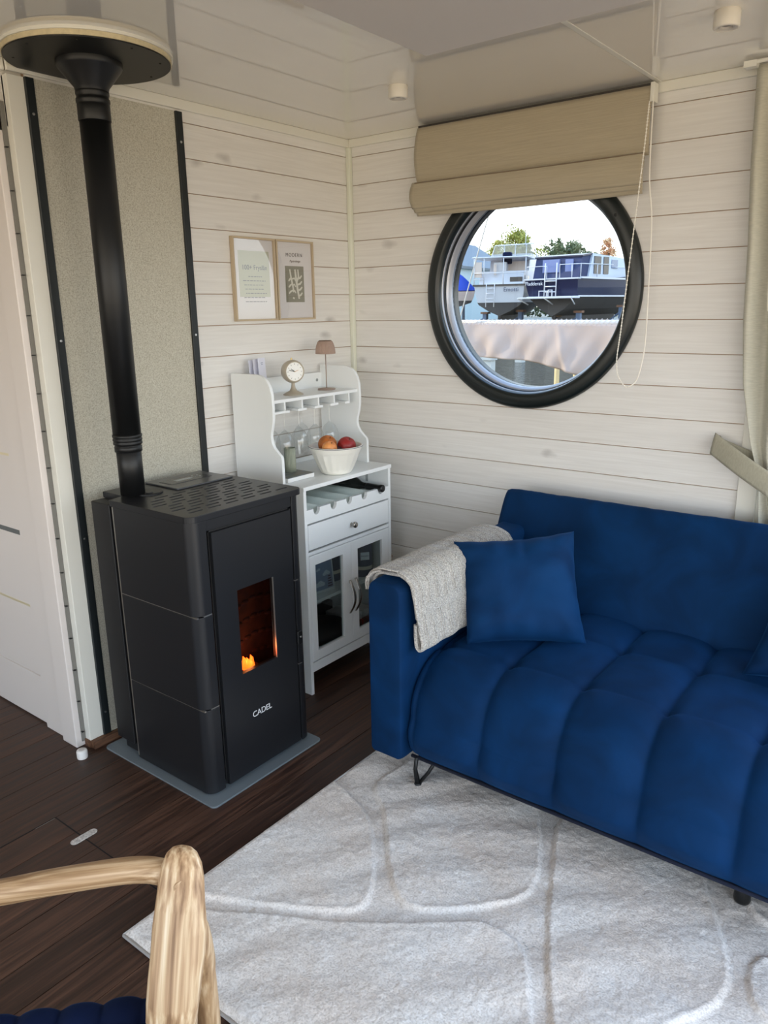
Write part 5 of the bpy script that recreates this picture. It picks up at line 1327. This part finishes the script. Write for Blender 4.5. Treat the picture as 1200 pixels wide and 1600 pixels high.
HULLW = mat('boat_white', (206, 208, 214), .35)
HULLN = mat('boat_navy', (22, 28, 62), .25)
ANTI = mat('antifouling_grey', (66, 62, 60), .7, var=.2, vscale=1)
RAILM = mat('rail_steel', (216, 216, 220), .3)
GLD = mat('boat_window_dark', (36, 36, 40), .1)
def hull(name, L_, Bm, zk, zd, zw, topmat, parent, M, bow=.9, rise=.9, transom_rake=.25):
    """zk keel, zw paint line, zd deck edge heights; stern at Y=0, bow at Y=L"""
    bm = bm_new(); NS = 26; rings = []
    lv = []
    for i in range(NS+1):
        s = i/NS; hb = Bm/2*(.93+.07*math.sin(min(1, s/.4)*PI/2))*(1-max(0, (s-.45)/.55)**2.3); hb = max(hb, .015)
        sh = zd+rise*s**2.2; yy = L_*s; kz = zk+(sh-zk)*max(0, (s-.82)/.18)**2*.75
        prof_ = [(0, kz), (hb*.45, kz+(zw-kz)*.38), (hb*.84, zw-.12*(1-s)), (hb*.90, zw+.02), (hb*.97, (zw+sh)/2), (hb, sh)]
        ring = []
        for sx in (-1, 1):
            for (x_, z_) in (prof_ if sx > 0 else prof_[::-1]):
                if sx < 0 and x_ == 0: continue
                rk = transom_rake*(z_-zw)/max(.1, zd-zw)*(-1)*(1-s) if z_ > zw else .0
                by = bow*(z_-zw)/2*s**3
                ring.append(bm.verts.new(M @ Vector((sx*x_, yy-(rk if s < .05 else 0)*-1+by, z_))))
        rings.append(ring)
    n_ = len(rings[0])
    for a, b in zip(rings, rings[1:]):
        for k in range(n_-1):
            f = bm.faces.new((a[k], a[k+1], b[k+1], b[k])); f.material_index = 0 if (k < 2 or k >= n_-3) else 1
            if f.material_index == 0: pass
        f = bm.faces.new((a[0], a[-1], b[-1], b[0])); f.material_index = 0
    # transom in two paints
    r0 = rings[0]; m_ = n_//2
    bmf = bm.faces.new([r0[k] for k in range(0, 3)]+[r0[k] for k in range(n_-3, n_)]); bmf.material_index = 0
    bmf = bm.faces.new([r0[k] for k in range(2, n_-2)]); bmf.material_index = 1
    return mesh_obj(name, bm, None, parent, mats=[topmat, ANTI])
def Mb(x, y, head):
    """boat frame: +X starboard, +Y ahead; head = degrees to the left of world +y"""
    return Matrix.Translation((x, y, 0)) @ Matrix.Rotation(math.radians(head), 4, 'Z')
def rails(parent, M, paths, r=.03, nm='railing', m=None):
    bm = bm_new()
    for p in paths: tube(bm, [M @ Vector(q) for q in p], r, 6)
    return mesh_obj(nm, bm, m or RAILM, parent, smooth=True)
def pbox(parent, M, nm, m, *bs, bevel=0):
    bm = bm_new()
    for b_ in bs:
        vs = box(bm, *b_)
        for v in vs: v.co = M @ v.co
    return mesh_obj(nm, bm, m, parent, bevel=bevel)
def ppoly(parent, M, nm, m, pts, w0, w1):
    """outline in Y/Z extruded across X"""
    bm = bm_new(); prism(bm, pts, 'x', w0, w1); bmesh.ops.transform(bm, matrix=M, verts=bm.verts); return mesh_obj(nm, bm, m, parent)

# white motor yacht, stern towards the window
B1 = thing('motor_yacht', (-22.3, 40, .4), 'white motor yacht on stands across the water, stern first, left in the porthole', 'boat', None)
M1 = Mb(-21.75, 40, 17)
hull('hull', 11, 3.3, .95, 2.82, 1.74, HULLW, B1, M1)
pbox(B1, M1, 'rub_rail', GLD, (-1.62, 1.62, -.29, .0, 2.72, 2.83), (1.60, 1.70, 0, 5, 2.74, 2.84))
CREAM = mat('boat_cream', (214, 198, 186), .7)
ppoly(B1, M1, 'aft_cabin', HULLW, [(.25, 2.82), (4.6, 2.85), (4.6, 3.75), (.6, 3.62)], -1.35, 1.35)
pbox(B1, M1, 'cabin_window', GLD, (.55, 1.30, .30, .40, 2.98, 3.25), (1.33, 1.37, .8, 2.2, 3.0, 3.35))
pbox(B1, M1, 'canvas_screen', CREAM, (-1.62, -1.15, .05, .1, 3.25, 4.15), (.2, 1.25, 1.4, 1.45, 3.65, 4.2), (-.45, -.3, .3, .34, 3.4, 4.0))
ppoly(B1, M1, 'wheelhouse', HULLW, [(2.6, 3.6), (6.6, 3.6), (6.0, 4.75), (3.0, 4.75)], -1.25, 1.25)
pbox(B1, M1, 'cockpit_seat', HULLW, (-.55, .25, .6, .9, 3.6, 4.15), bevel=.05)
pbox(B1, M1, 'roof', HULLW, (-1.75, 1.65, -.05, 3.2, 4.36, 4.44), bevel=.03)
pbox(B1, M1, 'dark_engine_cover', NAVY, (-.1, .45, 1.0, 1.4, 4.05, 4.75), bevel=.08)
rails(B1, M1, [[(-1.6, .0, 2.8), (-1.6, .0, 4.4)], [(1.55, .0, 2.8), (1.55, .0, 4.4)], [(-1.6, 0, 3.5), (1.55, 0, 3.5)], [(-1.0, 0, 2.8), (-1.0, 0, 4.4)], [(-1.6, 0, 3.15), (-.9, 0, 3.15)], [(.2, 0, 2.8), (.2, 0, 4.4)], [(-1.6, 0, 4.45), (-1.6, 2.9, 4.5), (1.6, 2.9, 4.5), (1.6, 0, 4.45)]])
ws = bm_new(); ob = Vector
WG = mat('windscreen_plexi', (188, 196, 196), .15)
pbox(B1, M1, 'windscreen', pane('plexi', (216, 222, 222), 1.5, extra=.08), (-1.1, 1.45, 2.95, 3.0, 4.5, 5.25))
rails(B1, M1, [[(-1.25, 2.9, 4.5), (-1.0, 3.0, 5.28), (1.45, 3.0, 5.32), (1.7, 2.9, 4.5)], [(.3, 2.95, 4.5), (.3, 3, 5.3)], [(-.4, 2.95, 4.5), (-.4, 3, 5.3)], [(1.0, 2.95, 4.5), (1.0, 3, 5.3)]], .035, 'windscreen_frame')
rails(B1, M1, [[(-.75, -.32, 2.9), (-.78, -.32, 1.5)], [(-.25, -.32, 2.9), (-.28, -.32, 1.5)]]+[[(-.77, -.32, z), (-.26, -.32, z)] for z in (2.6, 2.3, 2.0, 1.8)], .025, 'ladder')
rails(B1, M1, [[(.95, 2.9, 5.2), (1.0, 2.7, 6.3)]], .02, 'aerial')
text('boat_name', 'Emotti', mat('boat_lettering', (50, 54, 84), .5), .34, M1 @ frame_mat((.75, -.30, 2.5), (1, 0, 0), (0, 0, 1)), B1, ext=.005)
pbox(B1, M1, 'skeg', ANTI, (-.08, .08, .5, 7, .62, 1.15)); rails(B1, M1, [[(0, .2, 1.35), (0, .2, .75)]], .12, 'rudder', ANTI)

# navy steel cruiser
B2 = thing('motor_cruiser', (-18.4, 40, .4), 'navy steel cruiser with blue canvas and pale cabin on stands, right in the porthole', 'boat', None)
M2 = Mb(-18.25, 40, -4)
hull('hull', 12.5, 3.7, .9, 3.02, 2.0, HULLN, B2, M2)
pbox(B2, M2, 'gunwale', HULLW, (-1.78, 1.78, -.30, .0, 2.98, 3.06), (1.74, 1.90, 0, 6.2, 3.0, 3.10))
pbox(B2, M2, 'boot_stripe', HULLW, (-1.7, 1.7, -.03, .04, 2.0, 2.06), (1.66, 1.73, 0, 6, 2.0, 2.08))
pbox(B2, M2, 'swim_platform', HULLW, (-1.8, 1.75, -.9, .05, 1.92, 2.02), bevel=.03)
CANV = mat('blue_boat_canvas', (48, 58, 96), .7, var=.15, vscale=1.5)
ppoly(B2, M2, 'canvas_enclosure', CANV, [(.35, 3.05), (1.3, 3.05), (1.7, 4.38), (.7, 4.24)], -1.55, 1.45)
ppoly(B2, M2, 'canvas_roof', HULLN, [(.6, 4.23), (1.8, 4.38), (1.8, 4.46), (.6, 4.31)], -1.6, 1.52)
pbox(B2, M2, 'canvas_window', mat('canvas_clear', (116, 130, 178), .2), (-.95, .15, .40, .52, 3.4, 4.12), (.5, 1.0, .46, .54, 3.4, 4.1))
CABIN = mat('cabin_pale_blue', (196, 206, 220), .4)
ppoly(B2, M2, 'cabin', CABIN, [(1.3, 3.08), (8.5, 3.1), (7.6, 4.2), (1.75, 4.44)], -1.5, 1.56)
bm = bm_new()
for y0, y1 in ((1.9, 2.75), (3.1, 3.75)): box(bm, 1.55, 1.60, y0, y1, 3.3, 4.28)
bmesh.ops.transform(bm, matrix=M2, verts=bm.verts); mesh_obj('cabin_window', bm, GLD, B2)
pbox(B2, M2, 'front_window', mat('front_win', (120, 134, 158), .15), (1.55, 1.59, 4.15, 4.95, 3.65, 4.15))
rails(B2, M2, [[(-1.75, .0, 3.05), (-1.75, .0, 3.75), (-.4, -.05, 3.75), (-.4, -.05, 3.05)], [(.45, -.05, 3.05), (.45, -.05, 3.8), (1.75, 0, 3.8), (1.75, 0, 3.05)], [(1.2, 0, 3.05), (1.2, 0, 3.8)], [(1.75, 0, 3.8), (1.75, 4, 3.85)], [(1.74, 4.4, 3.7), (1.74, 9.5, 3.8)], [(1.75, 2, 3.05), (1.75, 2, 3.8)]], .028)
rails(B2, M2, [[(-.35, -.3, 3.9), (-.35, -.34, 2.0)], [(.4, -.3, 3.9), (.4, -.34, 2.0)]]+[[(-.35, -.32, z), (.4, -.32, z)] for z in (2.3, 2.6, 2.9)]+[[(-.6, -.5, 2.02), (-.6, -.5, 2.35), (-.1, -.5, 2.35), (-.1, -.5, 2.02)], [(.0, -.5, 2.02), (.0, -.5, 2.4), (.25, -.5, 2.4), (.25, -.5, 2.02)]], .035, 'ladder')
rails(B2, M2, [[(-1.8, -.9, 1.95), (-1.55, -.1, 1.6)], [(0, -.9, 1.95), (.1, -.1, 1.6)], [(1.7, -.9, 1.95), (1.5, -.1, 1.6)]], .04, 'platform_strut')
text('boat_name', 'Fladderak', mat('boat_lettering_w', (220, 222, 230), .5), .30, M2 @ frame_mat((-1.1, -.27, 2.78), (1, 0, 0), (0, 0, 1)), B2, ext=.005)
pbox(B2, M2, 'skeg', ANTI, (-.08, .08, .5, 8, .6, 1.2)); rails(B2, M2, [[(0, .25, 1.5), (0, .25, .7)]], .12, 'rudder', ANTI)
bm = bm_new(); lathe(bm, [(.0, .32), (.3, .34), (.33, .40), (.0, .42)], M2 @ Vector((0, .6, .55)), 'z', 12); mesh_obj('propeller', bm, mat('bronze_prop', (120, 96, 70), .4, metal=.7), B2)

# boat stands
STAND = mat('stand_steel_blue', (96, 112, 138), .6)
def stand(x, y, top, label):
    t = thing('boat_stand', (x, y, .42), label, 'stand', 'steel stands under the boats')
    bm = bm_new(); box(bm, x-.13, x+.13, y-.13, y+.13, .42, top-.12); tube(bm, [(x-.9, y, .45), (x-.02, y, top-.35)], .05, 6); tube(bm, [(x+.02, y, .6), (x+.5, y+.5, .45)], .05, 6)
    mesh_obj('post', bm, STAND, t)
    bm = bm_new(); box(bm, x-.25, x+.25, y-.2, y+.2, top-.12, top); mesh_obj('pad', bm, mat('pad_brown', (128, 92, 70), .8), t)
for x, y, top, l in ((-23.3, 41, 1.2, 'boat stand under the port side of the white yacht'), (-20.9, 41.2, 1.3, 'boat stand between the white yacht and the navy cruiser'), (-17.0, 41, 1.22, 'blue-grey boat stand under the stern quarter of the navy cruiser'), (-15.6, 44, 1.5, 'second boat stand along the side of the navy cruiser'), (-14.0, 47, 1.6, 'boat stand furthest right under the navy cruiser')):
    stand(x, y, top, l)
# things stored under the boats
for x, y, w_, h_, m_, l in ((-18.0, 54, 1.6, .7, mat('crate_blue', (60, 78, 140), .6), 'blue crate on the quay under the navy cruiser'), (-15.3, 54, 2.2, .45, mat('yellow_boom', (206, 190, 40), .6), 'yellow box on the quay at the right under the cruiser'), (-20.9, 53, 1.4, .8, mat('timber_stack', (150, 120, 92), .8), 'brown timber block on the quay between both boats')):
    bm = bm_new(); box(bm, x-w_/2, x+w_/2, y, y+.8, .42, .42+h_); 
    for k in range(3): box(bm, x-w_/2-.03, x+w_/2+.03, y-.04, y+.84, .45+h_*k/3, .50+h_*k/3)
    tag(mesh_obj('quay_crate', bm, m_), l, 'crate')
# boat under blue tarpaulin, far left
B3 = thing('covered_boat', (-26, 40, .42), 'boat under a bright blue tarpaulin at the left edge of the porthole', 'boat', None)
M3 = Mb(-25.7, 41, 40) @ Matrix.Translation((0, 0, .55))
hull('hull', 7, 2.9, .9, 1.95, 1.35, mat('boat_pinkish', (206, 190, 184), .5), B3, M3)
bm = bm_new()
vs = [[bm.verts.new(M3 @ Vector((x_*1.5*(1-.3*max(0, s-.5)), -.2+6.6*s, 2.0+1.15*(1-abs(x_)**1.3)*(1-.3*s)+.10*math.sin(s*30+x_*4)*(1-abs(x_))))) for x_ in np.linspace(-1, 1, 13)] for s in np.linspace(0, 1, 26)]
for i in range(25):
    for j in range(12): bm.faces.new((vs[i][j], vs[i+1][j], vs[i+1][j+1], vs[i][j+1]))
bm.faces.new(vs[0])
mesh_obj('tarpaulin', bm, mat('blue_tarp', (34, 76, 190), .45), B3, smooth=True)
rails(B3, M3, [[(-1.5, 0, 2.0), (1.5, 0, 2.0), (1.45, 3, 2.05)]], .06, 'rub_rail', GLD)
rails(B3, M3, [[(0, 1.2, -.13), (0, 1.2, 1.1)], [(1, 2.5, -.13), (1, 2.5, 1.4)]], .1, 'support', STAND)
# shed
t = thing('harbour_shed', (-34, 52, .42), 'pale blue shed with grey window behind the tarpaulined boat, left in the porthole', 'building')
M4 = Matrix.Translation((-33.2, 52, -.5)) @ Matrix.Rotation(math.radians(10), 4, 'Z')
bm = bm_new(); pts = [(-8, .42), (1.0, .42), (1.0, 5.2), (-2.5, 7.4), (-8, 4.9)]; prism(bm, pts, 'y', 0, 12); bmesh.ops.transform(bm, matrix=M4, verts=bm.verts); mesh_obj('wall', bm, mat('shed_blue', (176, 194, 200), .7), t)
bm = bm_new(); prism(bm, [(1.3, 5.0), (1.35, 5.2), (-2.5, 7.62), (-2.5, 7.40)], 'y', -.3, 12.2); prism(bm, [(-8.3, 4.75), (-2.5, 7.40), (-2.5, 7.62), (-8.3, 4.97)], 'y', -.3, 12.2); bmesh.ops.transform(bm, matrix=M4, verts=bm.verts); mesh_obj('roof', bm, mat('shed_roof', (120, 128, 136), .7), t)
pbox(t, M4, 'window', mat('shed_window', (150, 162, 170), .4), (-2.0, .1, -.05, .02, 3.2, 4.6), (-4.6, -2.5, -.05, .02, 3.2, 4.6))
pbox(t, M4, 'window_frame', mat('shed_frame', (96, 104, 112), .6), (-2.1, .2, -.08, -.03, 4.55, 4.7), (.1, .22, -.08, -.03, 3.2, 4.6), (-2.1, .2, -.08, -.03, 3.1, 3.22))
text('lettering', 'OORD', mat('shed_letter', (90, 120, 190), .6), .8, M4 @ frame_mat((-1.0, -.1, 2.75), (1, 0, 0), (0, 0, 1)), t, ext=.01)

# trees beyond the yard
def tree(cx_, cy_, h, w_, rgb, rgb2, label, seed, n_=2600, base=.42, dens=1):
    r_ = random.Random(seed); t = thing('tree', (cx_, cy_, base), label, 'tree', 'trees behind the boats')
    bm = bm_new(); tube(bm, [(cx_, cy_, base), (cx_+.1, cy_, base+h*.45), (cx_, cy_, base+h*.85)], .2, 8, rs=[.25, .17, .05])
    for k in range(8):
        a = r_.uniform(0, 6.28); z0 = base+h*r_.uniform(.3, .7); l = w_*.36; tube(bm, [(cx_, cy_, z0), (cx_+l*math.cos(a)*.6, cy_+l*math.sin(a)*.6, z0+l*.5), (cx_+l*math.cos(a), cy_+l*math.sin(a), z0+l*.9)], .05, 5, rs=[.08, .05, .02])
    mesh_obj('trunk', bm, mat('bark', (92, 78, 62), .9), t)
    cl = []
    for k in range(46):
        a = r_.uniform(0, 6.28); zz_ = r_.uniform(0, 1); rad = w_/2*math.sin(min(.98, zz_*.82+.16)*PI)**.5*r_.uniform(.15, .95)
        cl.append((cx_+rad*math.cos(a), cy_+rad*math.sin(a), base+h*(.28+.66*zz_), w_*.11*r_.uniform(.8, 1.5)))
    vs, fs = [], []
    for k in range(n_):
        c_ = cl[k % len(cl)]; d_ = Vector((r_.gauss(0, 1), r_.gauss(0, 1), r_.gauss(0, 1))).normalized()*c_[3]*r_.uniform(.3, 1.2)
        p = Vector(c_[:3])+d_; s_ = r_.uniform(.14, .28); e1 = Vector((r_.gauss(0, 1), r_.gauss(0, 1), r_.gauss(0, 1))).normalized(); e2 = e1.orthogonal().normalized()
        b_ = len(vs); vs += [p-e1*s_, p+e2*s_*.5, p+e1*s_, p-e2*s_*.5]; fs.append((b_, b_+1, b_+2, b_+3))
    me = bpy.data.meshes.new('foliage'); me.from_pydata([tuple(v) for v in vs], [], fs)
    m = bpy.data.materials.new('leaves'); m.use_nodes = True; nt = m.node_tree; bb = nt.nodes['Principled BSDF']; bb.inputs['Roughness'].default_value = .7; bb.inputs['Specular IOR Level'].default_value = .2
    tc = nd(nt, 'ShaderNodeTexCoord'); nn = nd(nt, 'ShaderNodeTexNoise'); nn.inputs['Scale'].default_value = .9; nt.links.new(tc.outputs['Object'], nn.inputs['Vector']); rr = ramp(nt, [(.35, lin(rgb)), (.65, lin(rgb2))]); nt.links.new(nn.outputs['Fac'], rr.inputs['Fac']); nt.links.new(rr.outputs[0], bb.inputs['Base Color'])
    me.materials.append(m); o = bpy.data.objects.new('foliage', me); C.objects.link(o); o.parent = t; o.matrix_parent_inverse = Matrix.Translation(-t.location)
tree(-56.3, 100, 10.6, 3.2, (150, 150, 70), (186, 180, 96), 'yellow-green tree with loose crown, leftmost behind the white yacht', 11, 1800)
tree(-57.6, 108, 12.7, 8.4, (128, 134, 66), (176, 172, 90), 'tallest yellow-green tree, above the windscreen of the white yacht', 12, 5200)
tree(-50.4, 98, 9.6, 3.4, (98, 112, 66), (140, 142, 84), 'green tree between the white yacht and the navy cruiser', 15, 1800)
tree(-55.05, 118, 11.8, 6.9, (82, 96, 66), (122, 126, 88), 'dark green tree directly above the navy canvas of the cruiser', 13, 3400)
tree(-44.4, 99, 9.9, 6.0, (86, 100, 72), (124, 128, 92), 'dark green tree above the cabin roof of the navy cruiser', 14, 3400)
tree(-43.4, 106, 8.8, 3.0, (110, 116, 84), (150, 146, 100), 'small green tree at the right end of the tree line', 16, 1600)
tree(-38.6, 98, 9.6, 3.0, (206, 150, 110), (220, 190, 150), 'orange-leaved tree at the right rim of the porthole', 17, 1500)

hv, hf = [], []; hr = random.Random(31)
for k in range(5200):
    x_ = hr.uniform(-48, -14); z_ = .42+hr.random()**.8*(2.0+.6*math.sin(x_*.9)+.3*math.sin(x_*2.7)); p = Vector((x_, 68+hr.uniform(0, 1.6), z_)); s_ = hr.uniform(.12, .24)
    e1 = Vector((hr.gauss(0, 1), hr.gauss(0, 1), hr.gauss(0, 1))).normalized(); e2 = e1.orthogonal().normalized(); b_ = len(hv); hv += [p-e1*s_, p+e2*s_*.6, p+e1*s_, p-e2*s_*.6]; hf.append((b_, b_+1, b_+2, b_+3))
me = bpy.data.meshes.new('hedge'); me.from_pydata([tuple(v) for v in hv], [], hf); me.materials.append(mat('hedge_leaves', (78, 84, 58), .8, var=.4, vscale=.8))
o = bpy.data.objects.new('hedge', me); C.objects.link(o); tag(o, 'low dark green hedge along the back of the boat yard, under the boats', 'hedge')

# covered boom of the neighbouring sailing boat
t = thing('boom_tent', (-.9, 4.2, 1.1), 'pale cream boom cover laced along its top, spanning the lower porthole view', 'sail cover')
TARP = bpy.data.materials.new('cream_cover_cloth'); TARP.use_nodes = True; nt = TARP.node_tree; b = nt.nodes['Principled BSDF']; b.inputs['Base Color'].default_value = lin((222, 208, 202)); b.inputs['Roughness'].default_value = .7
mxs = nd(nt, 'ShaderNodeMixShader'); mxs.inputs['Fac'].default_value = .42; tl = nd(nt, 'ShaderNodeBsdfTranslucent'); tl.inputs['Color'].default_value = lin((244, 214, 150))
nt.links.new(b.outputs[0], mxs.inputs[1]); nt.links.new(tl.outputs[0], mxs.inputs[2]); nt.links.new(mxs.outputs[0], nt.nodes['Material Output'].inputs['Surface'])
def tent(side):
    def f(u, v):
        x_ = -1.93+2.9*u
        zb = np.interp(x_, [-1.93, -1.78, -1.4, -1.09, -.85, -.588, -.2, .97], [1.25, 1.075, 1.062, 1.048, 1.0, .935, .90, .88])
        zt = 1.402-.010*math.sin(PI*u); z_ = zt+(zb-zt)*v
        fold = .022*math.sin(x_*11+z_*9+1.5*math.sin(x_*4))*v**.6+.012*math.sin(x_*26-z_*14)*v
        fold += .03*math.exp(-((x_+.83-.35*(1.4-z_))/.035)**2)*v**.5
        y_ = 4.02-.09*v**.8-fold if side > 0 else 4.10+.12*v**.8+fold
        return (x_, y_, z_)
    return f
grid('front_cloth', 170, 24, tent(1), TARP, t, solid=.003); grid('rear_cloth', 100, 14, tent(-1), TARP, t, solid=.003)
bm = bm_new(); tube(bm, [(-1.95, 4.06, 1.40), (1.0, 4.06, 1.392)], .035, 10); mesh_obj('boom', bm, mat('boom_wood', (216, 206, 196), .6), t, smooth=True)
bm = bm_new()
for k in range(58): x_ = -1.9+k*.050; tube(bm, [(x_, 4.0, 1.385), (x_+.02, 4.02, 1.412), (x_+.035, 4.06, 1.440), (x_+.04, 4.12, 1.39)], .0022, 5)
mesh_obj('lacing', bm, mat('lacing_white', (214, 202, 196), .7), t)
bm = bm_new(); tube(bm, [(-1.94, 4.05, 1.40), (-1.97, 4.03, 1.36), (-1.90, 4.0, 1.42), (-1.98, 4.0, 1.33)], .016, 8); mesh_obj('knot', bm, mat('rope_olive', (176, 176, 130), .8), t)
t = thing('mooring_line', (-1.6, 4, -.6), 'thin grey stay running diagonally down the left side of the porthole view', 'rope')
bm = bm_new(); tube(bm, [(-1.49, 4.0, 2.75), (-1.93, 4.0, 1.40), (-2.1, 4.0, .9), (-2.5, 4.0, -.6)], .006, 6); mesh_obj('wire', bm, mat('stay_grey', (190, 186, 180), .5), t)
bm = bm_new(); tube(bm, [(-1.93, 3.99, 1.42), (-2.0, 3.98, 1.2)], .011, 6); mesh_obj('turnbuckle', bm, SCREW, t)
# hull of that boat just below the porthole view and two wooden posts
t = thing('sailing_boat_hull', (-.3, 4.2, -.6), 'low dark deck of the sailing boat beneath the cream boom cover', 'boat')
Mh = Matrix.Translation((5.6, 4.3, 0)) @ Matrix.Rotation(math.radians(90), 4, 'Z')
hull('hull', 6.0, 1.7, -.75, -.12, -.5, HULLN, t, Mh, rise=.15)
rails(t, Matrix.Identity(4), [[(.9, 4.06, -.1), (.9, 4.06, 1.39)], [(4.2, 4.3, -.1), (4.2, 4.3, 1.39)], [(.9, 4.06, 1.39), (4.2, 4.3, 1.39)]], .03, 'boom_support')
for x_, z_, l in ((-11.1, 20.5, 'white mooring post in the water, nearest of the three'), (-12.2, 24.8, 'middle mooring post, further right in the water'), (-12.9, 23, 'mooring post furthest left in the water')):
    bm = bm_new(); box(bm, x_-.15, x_+.15, z_-.15, z_+.15, -.9, -.22); box(bm, x_-.2, x_+.2, z_-.2, z_+.2, -.22, -.12)
    tag(mesh_obj('mooring_post', bm, mat('post_white', (206, 206, 200), .8)), l, 'post', 'white mooring posts in the water')
for x_, l in ((-1.7, 'left yellowish wooden pole in the water below the cream cover'), (-1.42, 'right yellowish wooden pole in the water below the cream cover')):
    t = thing('mooring_pole', (x_, 7.2, -.8), l, 'pole', 'wooden poles below the cover')
    bm = bm_new(); tube(bm, [(x_-.62, 7.2, -.9), (x_-.62, 7.2, .80)], .035, 10); mesh_obj('pole', bm, mat('pole_wood', (216, 184, 128), .7, var=.1), t, smooth=True)
    bm = bm_new(); lathe(bm, [(.045, 0), (.045, .03), (.01, .04)], (x_-.62, 7.2, .79), 'z', 12); mesh_obj('cap', bm, mat('pole_cap', (190, 160, 110), .7), t)

# ------------------------------------------------------------------ light: evening sky + sun
W = bpy.data.worlds.new('sky'); SC.world = W; W.use_nodes = True; nt = W.node_tree; bg = nt.nodes['Background']
tc = nd(nt, 'ShaderNodeTexCoord'); s = nd(nt, 'ShaderNodeSeparateXYZ'); nt.links.new(tc.outputs['Generated'], s.inputs[0])
r = ramp(nt, [(.0, (.52, .43, .31, 1)), (.485, (.60, .51, .38, 1)), (.502, (1.0, .98, .94, 1)), (.56, (.90, .96, 1.0, 1)), (.72, (.56, .75, 1.0, 1)), (1.0, (.38, .59, 1.0, 1))])
ma = nd(nt, 'ShaderNodeMath', operation='MULTIPLY_ADD'); ma.inputs[1].default_value = .5; ma.inputs[2].default_value = .5; nt.links.new(s.outputs['Z'], ma.inputs[0]); nt.links.new(ma.outputs[0], r.inputs['Fac'])
nt.links.new(r.outputs[0], bg.inputs['Color']); bg.inputs['Strength'].default_value = 1.3
def lamp(kind, name, loc, rot, energy, color, **kw):
    l = bpy.data.lights.new(name, kind); l.energy = energy; l.color = color
    for k, v in kw.items(): setattr(l, k, v)
    o = bpy.data.objects.new(name, l); o.location = loc; o.rotation_euler = rot; C.objects.link(o); return o
sd = Vector((.90, .12, -.36)).normalized()
sun = lamp('SUN', 'sun', (-6, -6, 8), (0, 0, 0), 1.8, (1.0, .86, .66), angle=.02); sun.rotation_euler = sd.to_track_quat('-Z', 'Y').to_euler()
fl = lamp('POINT', 'fire_glow', (.565, -1.285, .40), (0, 0, 0), .14, (1.0, .36, .12), shadow_soft_size=.02)
def portal(name, loc, nrm_, sx, sy):
    o = lamp('AREA', name, loc, (0, 0, 0), 1, (1, 1, 1), shape='RECTANGLE', size=sx, size_y=sy); o.data.cycles.is_portal = True
    o.rotation_euler = Vector(nrm_).to_track_quat('-Z', 'Y').to_euler()
portal('portal_right', (XR+.06, -2.6, 1.1), (-1, 0, 0), 5.2, 2.1)
portal('portal_front', (1.45, YF-.06, 1.3), (0, 1, 0), 4.3, 1.7)
portal('portal_back', (2.76, .08, 1.1), (0, -1, 0), 1.7, 2.0)

# ------------------------------------------------------------------ camera
cam = bpy.data.cameras.new('camera'); co = bpy.data.objects.new('camera', cam); C.objects.link(co)
yaw, pit, rol = .66127747, -.25974754, -.01601181
fw = Vector((-math.sin(yaw)*math.cos(pit), math.cos(yaw)*math.cos(pit), math.sin(pit))); r0 = Vector((math.cos(yaw), math.sin(yaw), 0)); u0 = r0.cross(fw)
rr = r0*math.cos(rol)+u0*math.sin(rol); uu = -r0*math.sin(rol)+u0*math.cos(rol)
co.matrix_world = Matrix(((rr.x, uu.x, -fw.x, 2.443158), (rr.y, uu.y, -fw.y, -2.918459), (rr.z, uu.z, -fw.z, 1.569115), (0, 0, 0, 1)))
cam.sensor_fit = 'VERTICAL'; cam.sensor_height = 24.0; cam.lens = 24.0*1201.634/1600; cam.clip_start = .02; cam.clip_end = 400
SC.camera = co
SC.view_settings.view_transform = 'Standard'; SC.view_settings.look = 'None'; SC.view_settings.gamma = 1; SC.view_settings.use_curve_mapping = False
SC.view_settings.exposure = 2.03
SC.cycles.use_denoising = True
SC.cycles.max_bounces = 8; SC.cycles.diffuse_bounces = 5; SC.cycles.transparent_max_bounces = 16; SC.cycles.caustics_reflective = False; SC.cycles.caustics_refractive = False
